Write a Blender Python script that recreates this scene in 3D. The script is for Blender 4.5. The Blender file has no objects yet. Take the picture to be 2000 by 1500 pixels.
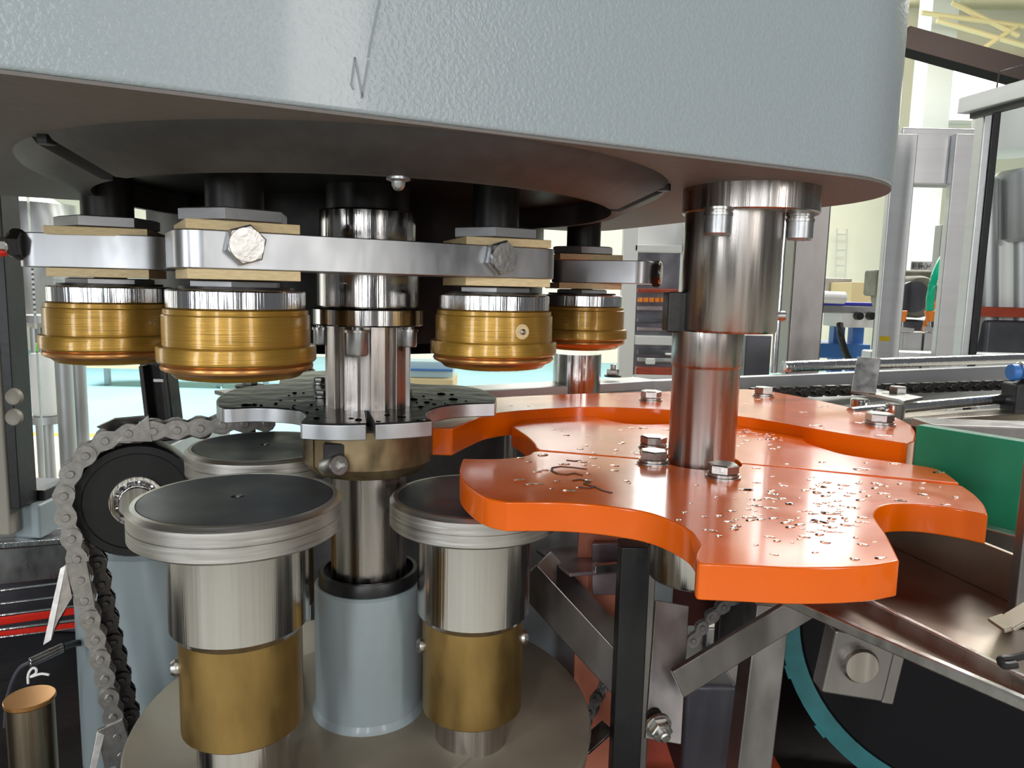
import bpy, bmesh, math, random
from mathutils import Vector, Matrix
random.seed(7)
S = bpy.context.scene
COL = S.collection
PI = math.pi
H = 1.35                                     # eye height above the hall floor (metres)

# ------------------------------------------------------------------ camera
FOC = 1444.0; PITCH = math.radians(7.3); ROLL = math.radians(1.27)
_r = Vector((1, 0, 0)); _f = Vector((0, math.cos(PITCH), -math.sin(PITCH))); _u = Vector((0, math.sin(PITCH), math.cos(PITCH)))
_r2 = _r * math.cos(ROLL) + _u * math.sin(ROLL); _u2 = _u * math.cos(ROLL) - _r * math.sin(ROLL)
cd = bpy.data.cameras.new('camera'); cam = bpy.data.objects.new('camera', cd); COL.objects.link(cam)
cd.sensor_width = 36; cd.lens = FOC / 2000 * 36; cd.clip_start = 0.02; cd.clip_end = 200
m = Matrix((( _r2.x, _u2.x, -_f.x, 0), (_r2.y, _u2.y, -_f.y, 0), (_r2.z, _u2.z, -_f.z, H), (0, 0, 0, 1)))
cam.matrix_world = m
S.camera = cam

# ------------------------------------------------------------------ world, lamps, exposure
w = bpy.data.worlds.new('hall_daylight'); S.world = w; w.use_nodes = True
w.node_tree.nodes['Background'].inputs[0].default_value = (0.93, 0.96, 1.0, 1)
w.node_tree.nodes['Background'].inputs[1].default_value = 0.13
S.view_settings.view_transform = 'Standard'; S.view_settings.look = 'None'
S.view_settings.exposure = -0.15; S.view_settings.gamma = 1.0; S.view_settings.use_curve_mapping = False

def area(name, loc, target, sx, sy, power, col=(1, 1, 1)):
    l = bpy.data.lights.new(name, 'AREA'); l.shape = 'RECTANGLE'; l.size = sx; l.size_y = sy; l.energy = power; l.color = col
    o = bpy.data.objects.new(name, l); COL.objects.link(o); o.location = loc
    o.rotation_euler = (Vector(target) - Vector(loc)).to_track_quat('-Z', 'Y').to_euler()
    return o
area('added_streak_lamp', (-2.6, -2.6, 2.0), (-.05, .45, 1.3), .45, 2.2, 52, (.93, .97, 1))  # tall strip lamps added behind the eye, giving the turned steel bright streaks
area('added_streak_lamp', (-0.9, -3.6, 2.3), (-.05, .45, 1.3), .35, 2.4, 50, (.95, .98, 1))
area('added_streak_lamp', (0.5, -3.8, 2.4), (-.05, .45, 1.3), .3, 2.4, 40, (.95, .98, 1))
area('added_streak_lamp', (2.2, -2.4, 2.2), (-.05, .45, 1.3), .35, 2.2, 32, (1, .97, .93))
area('left_area_lamp', (-3.4, 1.6, 1.9), (-.05, .45, 1.3), .5, 2.0, 10, (1, .98, .93))  # unseen area lamp standing left of the machine
area('added_wheel_lamp', (2.4, 2.6, 4.2), (.3, .5, 1.2), .5, 3.0, 130, (1, .97, .95))  # unseen lamp added to brighten the orange wheel top and the trough
area('added_hall_lamp', (4.0, 7.5, 4.7), (4.0, 9.0, 0), 4, 2, 650, (1, .97, .9))  # unseen lamps added to brighten the background hall
area('added_hall_lamp', (-4.5, 7.5, 4.7), (-4.5, 9.0, 0), 4, 2, 700, (1, 1, 1))

# ------------------------------------------------------------------ geometry helpers
def ray(px, py): return _f + _r2 * ((px - 1000) / FOC) - _u2 * ((py - 750) / FOC)
def at(px, py, d):                            # a point seen in that direction at forward distance d
    v = ray(px, py); v = v * (d / v.y); return Vector((v.x, v.y, v.z + H))
def onz(px, py, z):                           # ... on the horizontal plane z (relative to the eye)
    v = ray(px, py); v = v * (z / v.z); return Vector((v.x, v.y, v.z + H))
def onpl(px, py, p, n):                       # ... on a plane
    v = ray(px, py); o = Vector((0, 0, H)); return o + v * ((Vector(p) - o).dot(n) / v.dot(n))
def za(px, py, d): return at(px, py, d).z

class G:
    def __init__(s): s.b = bmesh.new()
    def add(s, vs, fs, M=None):
        bv = [s.b.verts.new(M @ Vector(v) if M is not None else Vector(v)) for v in vs]
        for f in fs:
            try: s.b.faces.new([bv[i] for i in f])
            except ValueError: pass
        return s
    def lathe(s, prof, n=48, M=None, c=(0, 0)):
        vs = []; fs = []
        for r, z in prof:
            for i in range(n):
                a = 2 * PI * i / n; vs.append((c[0] + r * math.cos(a), c[1] + r * math.sin(a), z))
        for k in range(len(prof) - 1):
            for i in range(n):
                j = (i + 1) % n; fs.append((k * n + i, k * n + j, (k + 1) * n + j, (k + 1) * n + i))
        if prof[0][0] > 1e-6: fs.append(tuple(range(n))[::-1])
        if prof[-1][0] > 1e-6: fs.append(tuple((len(prof) - 1) * n + i for i in range(n)))
        return s.add(vs, fs, M)
    def box(s, c, sz, M=None, rot=0):
        x, y, z = [v / 2 for v in sz]; R = Matrix.Translation(c) @ Matrix.Rotation(rot, 4, 'Z')
        if M is not None: R = M @ R
        vs = [(i * x, j * y, k * z) for i in (-1, 1) for j in (-1, 1) for k in (-1, 1)]
        return s.add(vs, [(0, 1, 3, 2), (4, 6, 7, 5), (0, 4, 5, 1), (2, 3, 7, 6), (0, 2, 6, 4), (1, 5, 7, 3)], R)
    def prism(s, pts, z0, z1, M=None):
        pts = [(p[0], p[1]) for p in pts]
        A = sum(pts[i][0] * pts[(i + 1) % len(pts)][1] - pts[(i + 1) % len(pts)][0] * pts[i][1] for i in range(len(pts)))
        if A < 0: pts = pts[::-1]
        n = len(pts); vs = [(x, y, z0) for x, y in pts] + [(x, y, z1) for x, y in pts]
        fs = [tuple(range(n))[::-1], tuple(range(n, 2 * n))] + [(i, (i + 1) % n, n + (i + 1) % n, n + i) for i in range(n)]
        return s.add(vs, fs, M)
    def rod(s, a, b, r, n=16, r2=None, cap=True):
        a = Vector(a); b = Vector(b); d = b - a; L = d.length
        M = Matrix.Translation(a) @ d.to_track_quat('Z', 'Y').to_matrix().to_4x4()
        r2 = r if r2 is None else r2; e = min(r, r2) * .12
        return s.lathe([(r - e, 0), (r, e), (r2, L - e), (r2 - e, L)], n, M)
    def bar(s, a, b, wd, ht, up=(0, 0, 1)):   # rectangular bar from a to b
        a = Vector(a); b = Vector(b); d = (b - a); L = d.length; z = d.normalized(); x = Vector(up).cross(z)
        if x.length < 1e-4: x = Vector((1, 0, 0))
        x.normalize(); y = z.cross(x)
        M = Matrix(((x.x, y.x, z.x, a.x), (x.y, y.y, z.y, a.y), (x.z, y.z, z.z, a.z), (0, 0, 0, 1)))
        return s.box((0, 0, L / 2), (wd, ht, L), M)
    def tube(s, pts, r, n=10):
        pts = [Vector(p) for p in pts]; vs = []; fs = []; up = Vector((.13, .2, 1)).normalized()
        for i, p in enumerate(pts):
            t = (pts[min(i + 1, len(pts) - 1)] - pts[max(i - 1, 0)]).normalized()
            x = up.cross(t)
            if x.length < .05: x = Vector((1, 0, 0)).cross(t)
            x.normalize(); y = t.cross(x)
            for k in range(n):
                a = 2 * PI * k / n; vs.append(p + x * (r * math.cos(a)) + y * (r * math.sin(a)))
        for i in range(len(pts) - 1):
            for k in range(n):
                j = (k + 1) % n; fs.append((i * n + k, i * n + j, (i + 1) * n + j, (i + 1) * n + k))
        fs.append(tuple(range(n))[::-1]); fs.append(tuple((len(pts) - 1) * n + k for k in range(n)))
        return s.add(vs, fs)
    def hexa(s, r, z0, z1, M=None, ch=.12, rot=0):   # chamfered hexagon head, r = corner radius
        e = (z1 - z0) * ch * 1.2
        R = Matrix.Rotation(rot, 4, 'Z'); M = R if M is None else M @ R
        return s.lathe([(r * .93, z0), (r, z0 + e), (r, z1 - e), (r * .9, z1), (0.0001, z1)], 6, M)

def obj(name, g, mat, parent=None, bevel=0, label=None, loc=None, seg=2, kind=None, ang=32):
    me = bpy.data.meshes.new(name); b = g.b
    bmesh.ops.recalc_face_normals(b, faces=b.faces[:])
    b.to_mesh(me); b.free(); me.materials.append(mat)
    for p in me.polygons: p.use_smooth = True
    me.set_sharp_from_angle(angle=math.radians(ang))
    o = bpy.data.objects.new(name, me); COL.objects.link(o)
    if parent: o.parent = parent
    if loc is not None: o.location = loc
    if bevel:
        m = o.modifiers.new('bevel', 'BEVEL'); m.width = bevel; m.segments = seg; m.limit_method = 'ANGLE'; m.angle_limit = math.radians(38); m.harden_normals = True
    if label: o['label'] = label
    if kind: o['kind'] = kind
    return o
def tag(o, label, cat, group=None):
    o['label'] = label; o['category'] = cat
    if group: o['group'] = group
    return o
def thing(name, label, cat, loc=(0, 0, 0), rz=0, group=None):
    o = bpy.data.objects.new(name, None); o.empty_display_size = .02; COL.objects.link(o); o.location = loc; o.rotation_euler = (0, 0, rz)
    return tag(o, label, cat, group)
def struct(name, g, mat, bevel=0, **k):
    o = obj(name, g, mat, None, bevel, **k); o['kind'] = 'structure'; return o
def clone(root, loc, rz=0, label=None):
    def cp(o, par):
        c = o.copy(); COL.objects.link(c); c.parent = par
        for ch in [x for x in bpy.data.objects if x.parent == o]: cp(ch, c)
        return c
    r = cp(root, None); r.location = loc; r.rotation_euler = (0, 0, rz)
    if label: r['label'] = label
    return r
def smooth(segs, k=5):                        # each segment a smooth curve, its ends are corners
    out = []
    for sg in segs:
        n = len(sg)
        if n < 3: out += sg[:-1] if n == 2 else sg; continue
        for i in range(n - 1):
            p0 = sg[max(i - 1, 0)]; p1 = sg[i]; p2 = sg[i + 1]; p3 = sg[min(i + 2, n - 1)]
            for j in range(k):
                t = j / k
                out.append(tuple(.5 * (2 * p1[q] + (p2[q] - p0[q]) * t + (2 * p0[q] - 5 * p1[q] + 4 * p2[q] - p3[q]) * t * t + (3 * p1[q] - p0[q] - 3 * p2[q] + p3[q]) * t ** 3) for q in (0, 1)))
    return out
def plan(segs, z, k=5): return [tuple(onz(x, y, z)[:2]) for x, y in smooth(segs, k)]
def catm(pts, k=6):
    out = []
    P = [Vector(p) for p in pts]
    for i in range(len(P) - 1):
        p0 = P[max(i - 1, 0)]; p1 = P[i]; p2 = P[i + 1]; p3 = P[min(i + 2, len(P) - 1)]
        for j in range(k):
            t = j / k; out.append(.5 * (2 * p1 + (p2 - p0) * t + (2 * p0 - 5 * p1 + 4 * p2 - p3) * t * t + (3 * p1 - p0 - 3 * p2 + p3) * t ** 3))
    out.append(P[-1]); return out

# ------------------------------------------------------------------ materials
def mat(name, col, metal=0, rough=.5, noise=None, var=0.0, bump=0.0, coat=0, sss=0, trans=0, emit=0, rvar=0.0, col2=None, aniso=0, alpha=1, spec=None):
    m = bpy.data.materials.new(name); m.use_nodes = True; nt = m.node_tree; N = nt.nodes; L = nt.links
    p = N['Principled BSDF']; I = p.inputs
    I['Base Color'].default_value = (*col, 1); I['Metallic'].default_value = metal; I['Roughness'].default_value = rough
    if coat: I['Coat Weight'].default_value = coat; I['Coat Roughness'].default_value = .08
    if sss: I['Subsurface Weight'].default_value = sss; I['Subsurface Radius'].default_value = (.012, .004, .001); I['Subsurface Scale'].default_value = 1.0
    if trans: I['Transmission Weight'].default_value = trans; I['IOR'].default_value = 1.33
    if emit: I['Emission Color'].default_value = (*col, 1); I['Emission Strength'].default_value = emit
    if aniso: I['Anisotropic'].default_value = aniso
    if spec is not None: I['Specular IOR Level'].default_value = spec
    if alpha < 1: I['Alpha'].default_value = alpha
    if noise:
        tc = N.new('ShaderNodeTexCoord'); mp = N.new('ShaderNodeMapping'); nz = N.new('ShaderNodeTexNoise')
        mp.inputs['Scale'].default_value = noise[0]; nz.inputs['Scale'].default_value = 1; nz.inputs['Detail'].default_value = noise[1] if len(noise) > 1 else 4
        L.new(tc.outputs['Object'], mp.inputs['Vector']); L.new(mp.outputs[0], nz.inputs['Vector'])
        if var or col2:
            rp = N.new('ShaderNodeValToRGB'); c2 = col2 if col2 else tuple(c * (1 - var) for c in col)
            rp.color_ramp.elements[0].position = .35; rp.color_ramp.elements[1].position = .68
            rp.color_ramp.elements[0].color = (*c2, 1); rp.color_ramp.elements[1].color = (*col, 1)
            L.new(nz.outputs['Fac'], rp.inputs[0]); L.new(rp.outputs[0], I['Base Color'])
        if rvar:
            mr = N.new('ShaderNodeMapRange'); mr.inputs[1].default_value = .3; mr.inputs[2].default_value = .7
            mr.inputs[3].default_value = max(.02, rough - rvar); mr.inputs[4].default_value = rough + rvar
            L.new(nz.outputs['Fac'], mr.inputs[0]); L.new(mr.outputs[0], I['Roughness'])
        if bump:
            bp = N.new('ShaderNodeBump'); bp.inputs['Strength'].default_value = bump; bp.inputs['Distance'].default_value = .001
            L.new(nz.outputs['Fac'], bp.inputs['Height']); L.new(bp.outputs[0], I['Normal'])
    return m
SV = ((260, 260, 3), 5)                       # vertical streaks
SH = ((4, 4, 900), 4)                         # turned rings
M_turn = mat('turned_steel', (.60, .58, .56), 1, .17, SV, .18, .35, rvar=.1)
M_turn2 = mat('worn_turned_steel', (.52, .48, .45), 1, .3, ((180, 180, 6), 6), .35, .4, rvar=.12)
M_plate = mat('satin_stainless', (.62, .61, .6), 1, .32, ((90, 90, 30), 5), .15, .25, rvar=.1)
M_bar = mat('polished_bar_steel', (.56, .57, .59), 1, .36, ((45, 45, 22), 3), .12, .3, rvar=.1)
M_rim = mat('dull_machined_steel', (.60, .58, .55), 1, .4, ((25, 25, 500), 4), .15, .2, rvar=.08)
M_ring = mat('bright_bearing_steel', (.82, .82, .83), 1, .14, ((420, 420, 2), 4), .1, .5, rvar=.06)
M_bolt = mat('bolt_steel', (.52, .51, .49), 1, .33, ((300, 300, 300), 3), .15, .2)
M_capb = mat('grey_zinc_screw', (.47, .48, .49), .9, .36, ((200, 200, 200), 3), .15, .1)
M_cast = mat('grey_nut_metal', (.50, .50, .51), .85, .38, ((60, 60, 200), 4), .12, .15)
M_gold = mat('golden_anodised_head', (.42, .235, .035), .55, .32, ((20, 20, 1400), 3), .15, .25, coat=.4)
M_copper = mat('copper_bronze_bead', (.62, .30, .10), .75, .28, ((20, 20, 900), 3), .2, .1)
M_brass = mat('aged_bronze', (.42, .27, .09), .85, .4, ((60, 60, 25), 6), .35, .3, rvar=.12)
M_brass2 = mat('stained_bronze_collar', (.36, .27, .15), .8, .38, ((70, 70, 40), 6), .45, .4, rvar=.15)
M_cream = mat('cream_laminate', (.80, .62, .34), 0, .5, ((200, 200, 1500), 3), .2, .1)
M_paint = mat('hammered_grey_paint', (.36, .41, .43), 0, .30, ((600, 600, 600), 2.5), .05, .30, coat=.25)
M_paint2 = mat('smooth_grey_paint', (.34, .40, .42), 0, .38, ((30, 30, 12), 5), .12, .1, coat=.2)
M_orange = mat('wet_orange_plastic', (.86, .135, .0), 0, .2, ((45, 45, 45), 3), .05, .07, sss=.15, rvar=.05, coat=.3)
M_green = mat('green_plastic', (.012, .22, .11), 0, .4, ((60, 60, 60), 4), .1, .1, sss=.1)
M_blk = mat('black_rubber', (.012, .012, .013), 0, .38, ((120, 120, 120), 4), .2, .2)
M_blkm = mat('black_oxide_steel', (.035, .033, .032), .6, .4, ((90, 90, 90), 4), .2, .3)
M_skirt = mat('dark_grey_casting', (.075, .07, .068), .2, .5, ((120, 120, 120), 4), .2, .3)
M_pad = mat('slate_rubber_pad', (.055, .065, .078), .2, .42, ((30, 30, 200), 5), .35, .12, rvar=.12, col2=(.03, .035, .042))
M_wetblk = mat('wet_black_star_face', (.012, .012, .013), 0, .2, ((55, 55, 55), 3), .3, .5, spec=.12)
M_table = mat('beige_oxidised_plate', (.40, .35, .27), .3, .5, ((14, 14, 14), 6), .3, .2, rvar=.12)
M_chain = mat('chain_steel', (.47, .45, .43), .95, .36, ((200, 200, 200), 4), .25, .06)
M_chaind = mat('dark_chain_steel', (.10, .09, .085), .8, .35, ((300, 300, 300), 4), .3, .3)  # dark tone; on the rear strand it puts shade into the colour
M_red = mat('red_plastic', (.80, .03, .015), 0, .35)
M_tray = mat('red_orange_tray', (.42, .05, .015), 0, .45, ((20, 20, 20), 5), .3, .1)
M_teal = mat('teal_belt', (.0, .14, .15), 0, .45, ((80, 80, 80), 4), .2, .1)
M_alu = mat('anodised_aluminium', (.66, .66, .67), .7, .38, ((3, 3, 60), 3), .06, .03)
M_white = mat('white_enamel', (.82, .82, .80), 0, .4)
M_wall = mat('cream_wall_paint', (.86, .80, .66), 0, .8, ((1.5, 1.5, 1.5), 4), .05)
M_wallw = mat('white_wall_panel', (.86, .86, .83), 0, .8, ((1.5, 1.5, 1.5), 4), .04)
M_floorb = mat('pale_blue_floor_paint', (.34, .61, .70), 0, .7, ((1.2, 1.2, 1.2), 5), .15)
M_floorg = mat('pale_concrete_floor', (.66, .64, .56), 0, .5, ((2, 2, 2), 5), .12)
M_yel = mat('yellow_floor_paint', (.85, .55, .08), 0, .5)
M_yel2 = mat('yellow_label', (.9, .62, .02), 0, .5)
M_blue = mat('blue_enamel', (.05, .18, .5), 0, .4)
M_navy = mat('violet_blue_strip', (.05, .05, .45), 0, .4)
M_hose = mat('green_hose', (.0, .55, .30), 0, .25)
M_orf = mat('orange_fitting', (.9, .25, .02), 0, .35)
M_olive = mat('olive_grey_motor', (.26, .25, .19), .1, .5, ((15, 15, 15), 5), .4, .1)
M_glass = mat('clear_pane', (.93, .97, .97), 0, .03, trans=1); M_glass.node_tree.nodes['Principled BSDF'].inputs['IOR'].default_value = 1.02
M_mach = mat('far_machine_steel', (.55, .55, .56), .7, .4, ((6, 6, 2), 5), .4, .1)
M_machd = mat('far_machine_dark', (.12, .12, .14), .4, .4, ((9, 9, 9), 5), .5, .1)
M_beam = mat('dark_roof_beam', (.018, .013, .012), 0, .9, spec=.1)
M_roof = mat('warm_roof_lining', (.72, .62, .40), 0, .8, ((1, 1, 1), 4), .15)
M_lit = mat('bright_window_pane', (1, 1, 1), 0, .5, emit=7.0)
M_ink = mat('black_marker_ink', (.05, .02, .01), 0, .5)
M_scuff = mat('grey_scuff', (.27, .30, .32), 0, .5)
M_drop = mat('water', (1, .97, .95), 0, .02, trans=1)
M_conv = mat('brown_reflecting_sheet', (.50, .44, .37), 1, .36, ((14, 14, 14), 6), .3, .25, rvar=.12)
M_plum = mat('plum_grey_steel', (.33, .26, .28), .8, .35, ((30, 30, 30), 4), .2, .1)
M_frame = mat('dark_stainless_tube', (.30, .28, .27), .9, .36, ((40, 40, 15), 5), .3, .2, rvar=.1)
M_wood = mat('orange_paint_far', (.75, .28, .14), 0, .6)
M_beige = mat('beige_grey_profile', (.36, .33, .27), 0, .45, ((20, 20, 2), 4), .1)
M_card = mat('yellow_cardboard', (.80, .66, .36), 0, .7)

CU = math.radians(26); U = Vector((math.cos(CU), math.sin(CU), 0)); V = Vector((-math.sin(CU), math.cos(CU), 0))
C = Vector((-.09, .46, 0))
def uv(u, v): return (C.x + U.x * u + V.x * v, C.y + U.y * u + V.y * v)

# ================================================================== THE HALL
def slab(name, x0, x1, y0, y1, z0, z1, mt): return struct(name, G().box(((x0 + x1) / 2, (y0 + y1) / 2, (z0 + z1) / 2), (x1 - x0, y1 - y0, z1 - z0)), mt)
slab('floor', -16, 16, -6, 6.3, -.1, 0, M_floorg)
slab('floor_far', -16, 16, 6.42, 15, -.1, 0, M_floorb)
slab('trim_1', -16, 16, 6.3, 6.42, -.1, .003, M_yel)
slab('wall_back', -16, 16, 14, 14.2, 0, 6.5, M_wall)
slab('wall_left', -16, -15.8, 0, 14, 0, 6.5, M_wallw)
slab('ceiling', -16, 16, 5, 14.2, 6.5, 6.6, M_roof)
# roof truss, beam and high window in the right corner
g = G(); g.bar(at(1760, 78, 9.5), at(2120, 178, 9.5), .26, .26)
tag(obj('roof_beam', g, M_beam, bevel=.01), 'dark sloping roof beam high in the right corner', 'beam')
t = thing('roof_truss', 'thin cream roof truss rods above the dark beam', 'truss')
for a, b in (((1800, 25), (2080, 62)), ((1830, 40), (2010, 92)), ((1990, 50), (1915, 98)), ((1860, 5), (1990, 70))):
    obj('truss_rod', G().rod(at(*a, 11), at(*b, 11), .035, 8), M_card, t)
g = G(); p = at(1938, 178, 13.9); g.box((p.x, 13.96, p.z), (1.7, .08, 1.05)); o = struct('window_1', g, M_lit)
f = G()
for dx in (-.87, .87): f.box((p.x + dx, 13.93, p.z), (.06, .12, 1.15))
for dz in (-.55, .55): f.box((p.x, 13.93, p.z + dz), (1.8, .12, .06))
obj('window_frame', f, M_white, o)
for k, (xc, wd) in enumerate(((.6, 1.6), (3.2, 1.6), (5.7, 2.0))):  # unseen window row behind the housing, added to reflect in the orange wheel
    o = struct('window_%d' % (k + 2), G().box((xc, 13.96, 5.4), (wd, .08, 1.8)), M_lit); f = G()
    for dx in (-wd / 2 - .03, 0, wd / 2 + .03): f.box((xc + dx, 13.93, 5.4), (.06, .12, 1.9))
    for dz in (-.93, .93): f.box((xc, 13.93, 5.4 + dz), (wd + .1, .12, .06))
    obj('window_frame', f, M_white, o)
p = at(1822, 150, 12); struct('trim_2', G().box((p.x, 12, 3.3), (.4, .4, 6.4)), M_wallw)

# ================================================================== FAR THINGS, LEFT
def P(px, py, d): return at(px, py, d)
def vcyl(px, py0, py1, wpx, d, n=32, dome=0):
    a = P(px, py0, d); b = P(px, py1, d); r = wpx / 2 / FOC * d; x, y = a.x, a.y; z0 = b.z; z1 = a.z
    pr = [(r, 0), (r, z1 - z0)]
    if dome: pr += [(r * .93, z1 - z0 + r * .25), (r * .65, z1 - z0 + r * .5), (r * .2, z1 - z0 + r * .62), (.0001, z1 - z0 + r * .64)]
    return G().lathe(pr, n), (x, y, z0)
t = thing('mixing_tank', 'pale dome-topped steel tank far behind the left door pane', 'tank', at(72, 500, 5) * 1)
t.location.z = 0
r = .20; T0 = za(72, 455, 5)
obj('tank_shell', G().lathe([(r * .9, T0 - .55), (r, T0 - .5), (r, T0 + .1), (r * .85, T0 + .19), (r * .4, T0 + .25), (.001, T0 + .26)], 32), M_mach, t)
for a in (0, 2.1, 4.2): obj('leg', G().rod((r * .8 * math.cos(a), r * .8 * math.sin(a), 0), (r * .8 * math.cos(a), r * .8 * math.sin(a), T0 - .5), .02, 10), M_mach, t)
obj('pipe', G().rod((.05, -.1, T0 - .3), (.05, -.1, T0 - 1.0), .03, 12), M_machd, t)
# round stand with white roll
a = P(98, 615, 3.2); t = thing('round_stand', 'round grey work stand with thick legs behind the left pane', 'stand', (a.x, a.y, 0))
obj('top', G().lathe([(.09, a.z - .05), (.11, a.z - .03), (.11, a.z)], 32), M_mach, t)
for dx in (-.07, .045): obj('leg', G().rod((dx, 0, .0), (dx, 0, a.z - .05), .02, 12), M_mach, t)
a = P(92, 810, 2.9); b = P(92, 690, 2.9)
tag(obj('white_roll', G().lathe([(.045, 0), (.05, .01), (.05, b.z - a.z - .01), (.044, b.z - a.z)], 28), M_white, loc=(a.x, a.y, a.z)), 'upright white plastic cylinder standing in front of the round stand', 'cylinder')
g = G().lathe([(.06, 0), (.06, .03)], 28); g.rod((0, 0, -a.z), (0, 0, 0), .02)
tag(obj('pedestal_table', g, M_mach, loc=(a.x, a.y, a.z - .032)), 'low round pedestal table carrying the white plastic cylinder', 'table')
a = P(146, 575, 3.4); t = thing('disc_stack', 'stack of thin pale metal discs left of the leftmost golden head', 'stack', (a.x, a.y, 0))
z0 = za(146, 640, 3.4)
for i in range(13): obj('disc', G().lathe([(.075, 0), (.08, .004), (.08, .011), (.075, .014)], 24), M_white, t, loc=(0, 0, z0 + i * .022))
obj('post', G().rod((0, 0, 0), (0, 0, z0 + .30), .03), M_mach, t)
# long machine bench behind glass with horizontal rail
t = thing('far_bench', 'long steel bench with brown shelf on the pale blue floor at left', 'bench', (P(370, 790, 9.5).x, 9.5, 0))
zt = za(350, 668, 9.5)
obj('shelf', G().box((0, 0, za(350, 712, 9.5)), (2.4, .4, .09)), M_card, t)
obj('top', G().box((0, 0, zt), (2.2, .5, .06)), M_mach, t)
for x in (-1.05, -.35, .4, 1.0): obj('leg', G().box((x, 0, zt / 2), (.06, .06, zt)), M_mach, t)
t = thing('far_filling_machine', 'pale boxed filling machine seen through the left pane above the floor', 'machine', (P(170, 560, 12).x, 12, 0))
fz = [za(170, y, 12) for y in (400, 520, 640, 684)]
obj('cabinet', G().box((.2, 0, (fz[1] + fz[2]) / 2), (1.6, .8, fz[1] - fz[2])), M_white, t, .01)
obj('top_frame', G().box((-.5, 0, (fz[0] + fz[1]) / 2), (.5, .5, fz[0] - fz[1])), M_mach, t, .01)
for x in (-.5, 0, .45, .9): obj('leg', G().box((x, 0, fz[2] / 2), (.1, .1, fz[2])), M_mach, t)
a = P(118, 678, 2.95)
tag(obj('green_cloth', G().lathe([(.001, -.02), (.035, -.015), (.045, 0), (.03, .012), (.001, .018)], 12), mat('green_cloth', (.2, .75, .1), 0, .7), loc=(P(122, 676, 2.8).x, 2.8, P(122, 676, 2.8).z)), 'small bright green cloth bundle beneath the leftmost golden head', 'cloth')
a = P(122, 676, 2.8)
tag(obj('cloth_stand', G().rod((0, 0, 0), (0, 0, a.z - .02), .03, 12), M_mach, loc=(a.x, a.y, 0)), 'thin steel stand that carries the green cloth', 'stand')

# left door: aluminium stile, gasket, glass, lower rail
t = thing('machine_door', 'aluminium framed clear guard door with black gasket at left edge', 'door', (-.53, .8, H - .27))
def dl(px, py, d): return at(px, py, d) - t.location
zb = -.0; zt = .75
obj('stile', G().box((-.052, 0, .37), (.074, .04, .76)), M_beige, t, .003)
obj('gasket', G().box((-.011, -.002, .38), (.013, .03, .72)), M_blk, t, .001)
obj('bottom_rail', G().box((-.01, .28, .0), (.03, .56, .04)), M_paint2, t, .003)
obj('gasket', G().box((-.005, .28, .026), (.014, .53, .012)), M_blk, t, .001)
obj('glass_pane', G().box((-.006, .29, .38), (.003, .52, .70)), M_glass, t)
for py in (775, 815): 
    q = at(29, py, .778) - t.location
    obj('screw_cap', G().lathe([(.0095, 0), (.008, .004), (.006, .003), (.001, .003)], 20, Matrix.Translation(q) @ Matrix.Rotation(PI / 2, 4, 'X')), M_beige, t)

# ================================================================== FAR THINGS, RIGHT
# neighbouring enclosure
def fbox(t, name, px0, py0, px1, py1, d, dep, mt, bev=.004, parent=None, label=None):
    a = P((px0 + px1) / 2, (py0 + py1) / 2, d); wd = abs(px1 - px0) / FOC * d; ht = abs(py1 - py0) / FOC * d
    L = t.location if t else Vector((0, 0, 0))
    return obj(name, G().box((a.x - L.x, a.y + dep / 2 - L.y, a.z - L.z), (wd, dep, ht)), mt, parent or t, bev, label=label)
t = thing('guard_enclosure', 'aluminium framed guard enclosure with black edged pane at right edge', 'enclosure', (P(1900, 690, 1.5).x, 1.5, 0))
fbox(t, 'header', 1765, 262, 1905, 358, 1.7, .05, M_alu)
fbox(t, 'top_cap', 1765, 250, 1905, 264, 1.7, .07, M_alu)
L = t.location
def post(name, px0, px1, d, pytop, mt, dep=.05):
    a = P((px0 + px1) / 2, 690, d); ztop = za((px0 + px1) / 2, pytop, d); wd = (px1 - px0) / FOC * d
    return obj(name, G().box((a.x - L.x, a.y - L.y, ztop / 2), (wd, dep, ztop)), mt, t, .003)
post('post', 1706, 1752, 1.7, 262, M_alu, .02)
post('post', 1822, 1864, 1.69, 262, M_alu, .02)
post('gasket', 1884, 1900, 1.5, 205, M_blk, .03)
post('post', 1868, 1884, 1.49, 203, M_alu, .03)
a = at(1884, 208, 1.5) - L; b = at(2100, 150, 1.25) - L; 
obj('top_rail', G().bar(a, b, .03, .03), M_alu, t, .002)
obj('gasket', G().bar(a + Vector((.01, -.012, -.02)), b + Vector((.0, -.012, -.02)), .012, .012), M_blk, t)
a = at(1900, 430, 1.5) - L; b = at(2100, 430, 1.25) - L
obj('glass_pane', G().bar(a + Vector((0, 0, -.1)), b + Vector((0, 0, -.1)), .004, .75), M_glass, t)
fbox(t, 'latch_label', 1716, 655, 1740, 668, 1.69, .008, M_yel2, .002, label='small yellow latch label')
fbox(t, 'sill', 1700, 690, 2100, 715, 1.72, .05, M_alu)

# wall ladder
t = thing('wall_ladder', 'thin grey ladder against the cream back wall', 'ladder', (P(1645, 560, 13.5).x, 13.5, 0))
zt = za(1645, 445, 13.5)
for x in (-.09, .09): obj('rail', G().rod((x, 0, 0), (x * 1.0, .2, zt), .016, 8), mat('ladder_grey', (.55, .53, .48), 0, .6) if x < 0 else bpy.data.materials['ladder_grey'], t)
for i in range(9): obj('rung', G().rod((-.09, .2 * (zt - i * .28) / zt, zt - .1 - i * .28), (.09, .2 * (zt - i * .28) / zt, zt - .1 - i * .28), .012, 8), bpy.data.materials['ladder_grey'], t)
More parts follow.
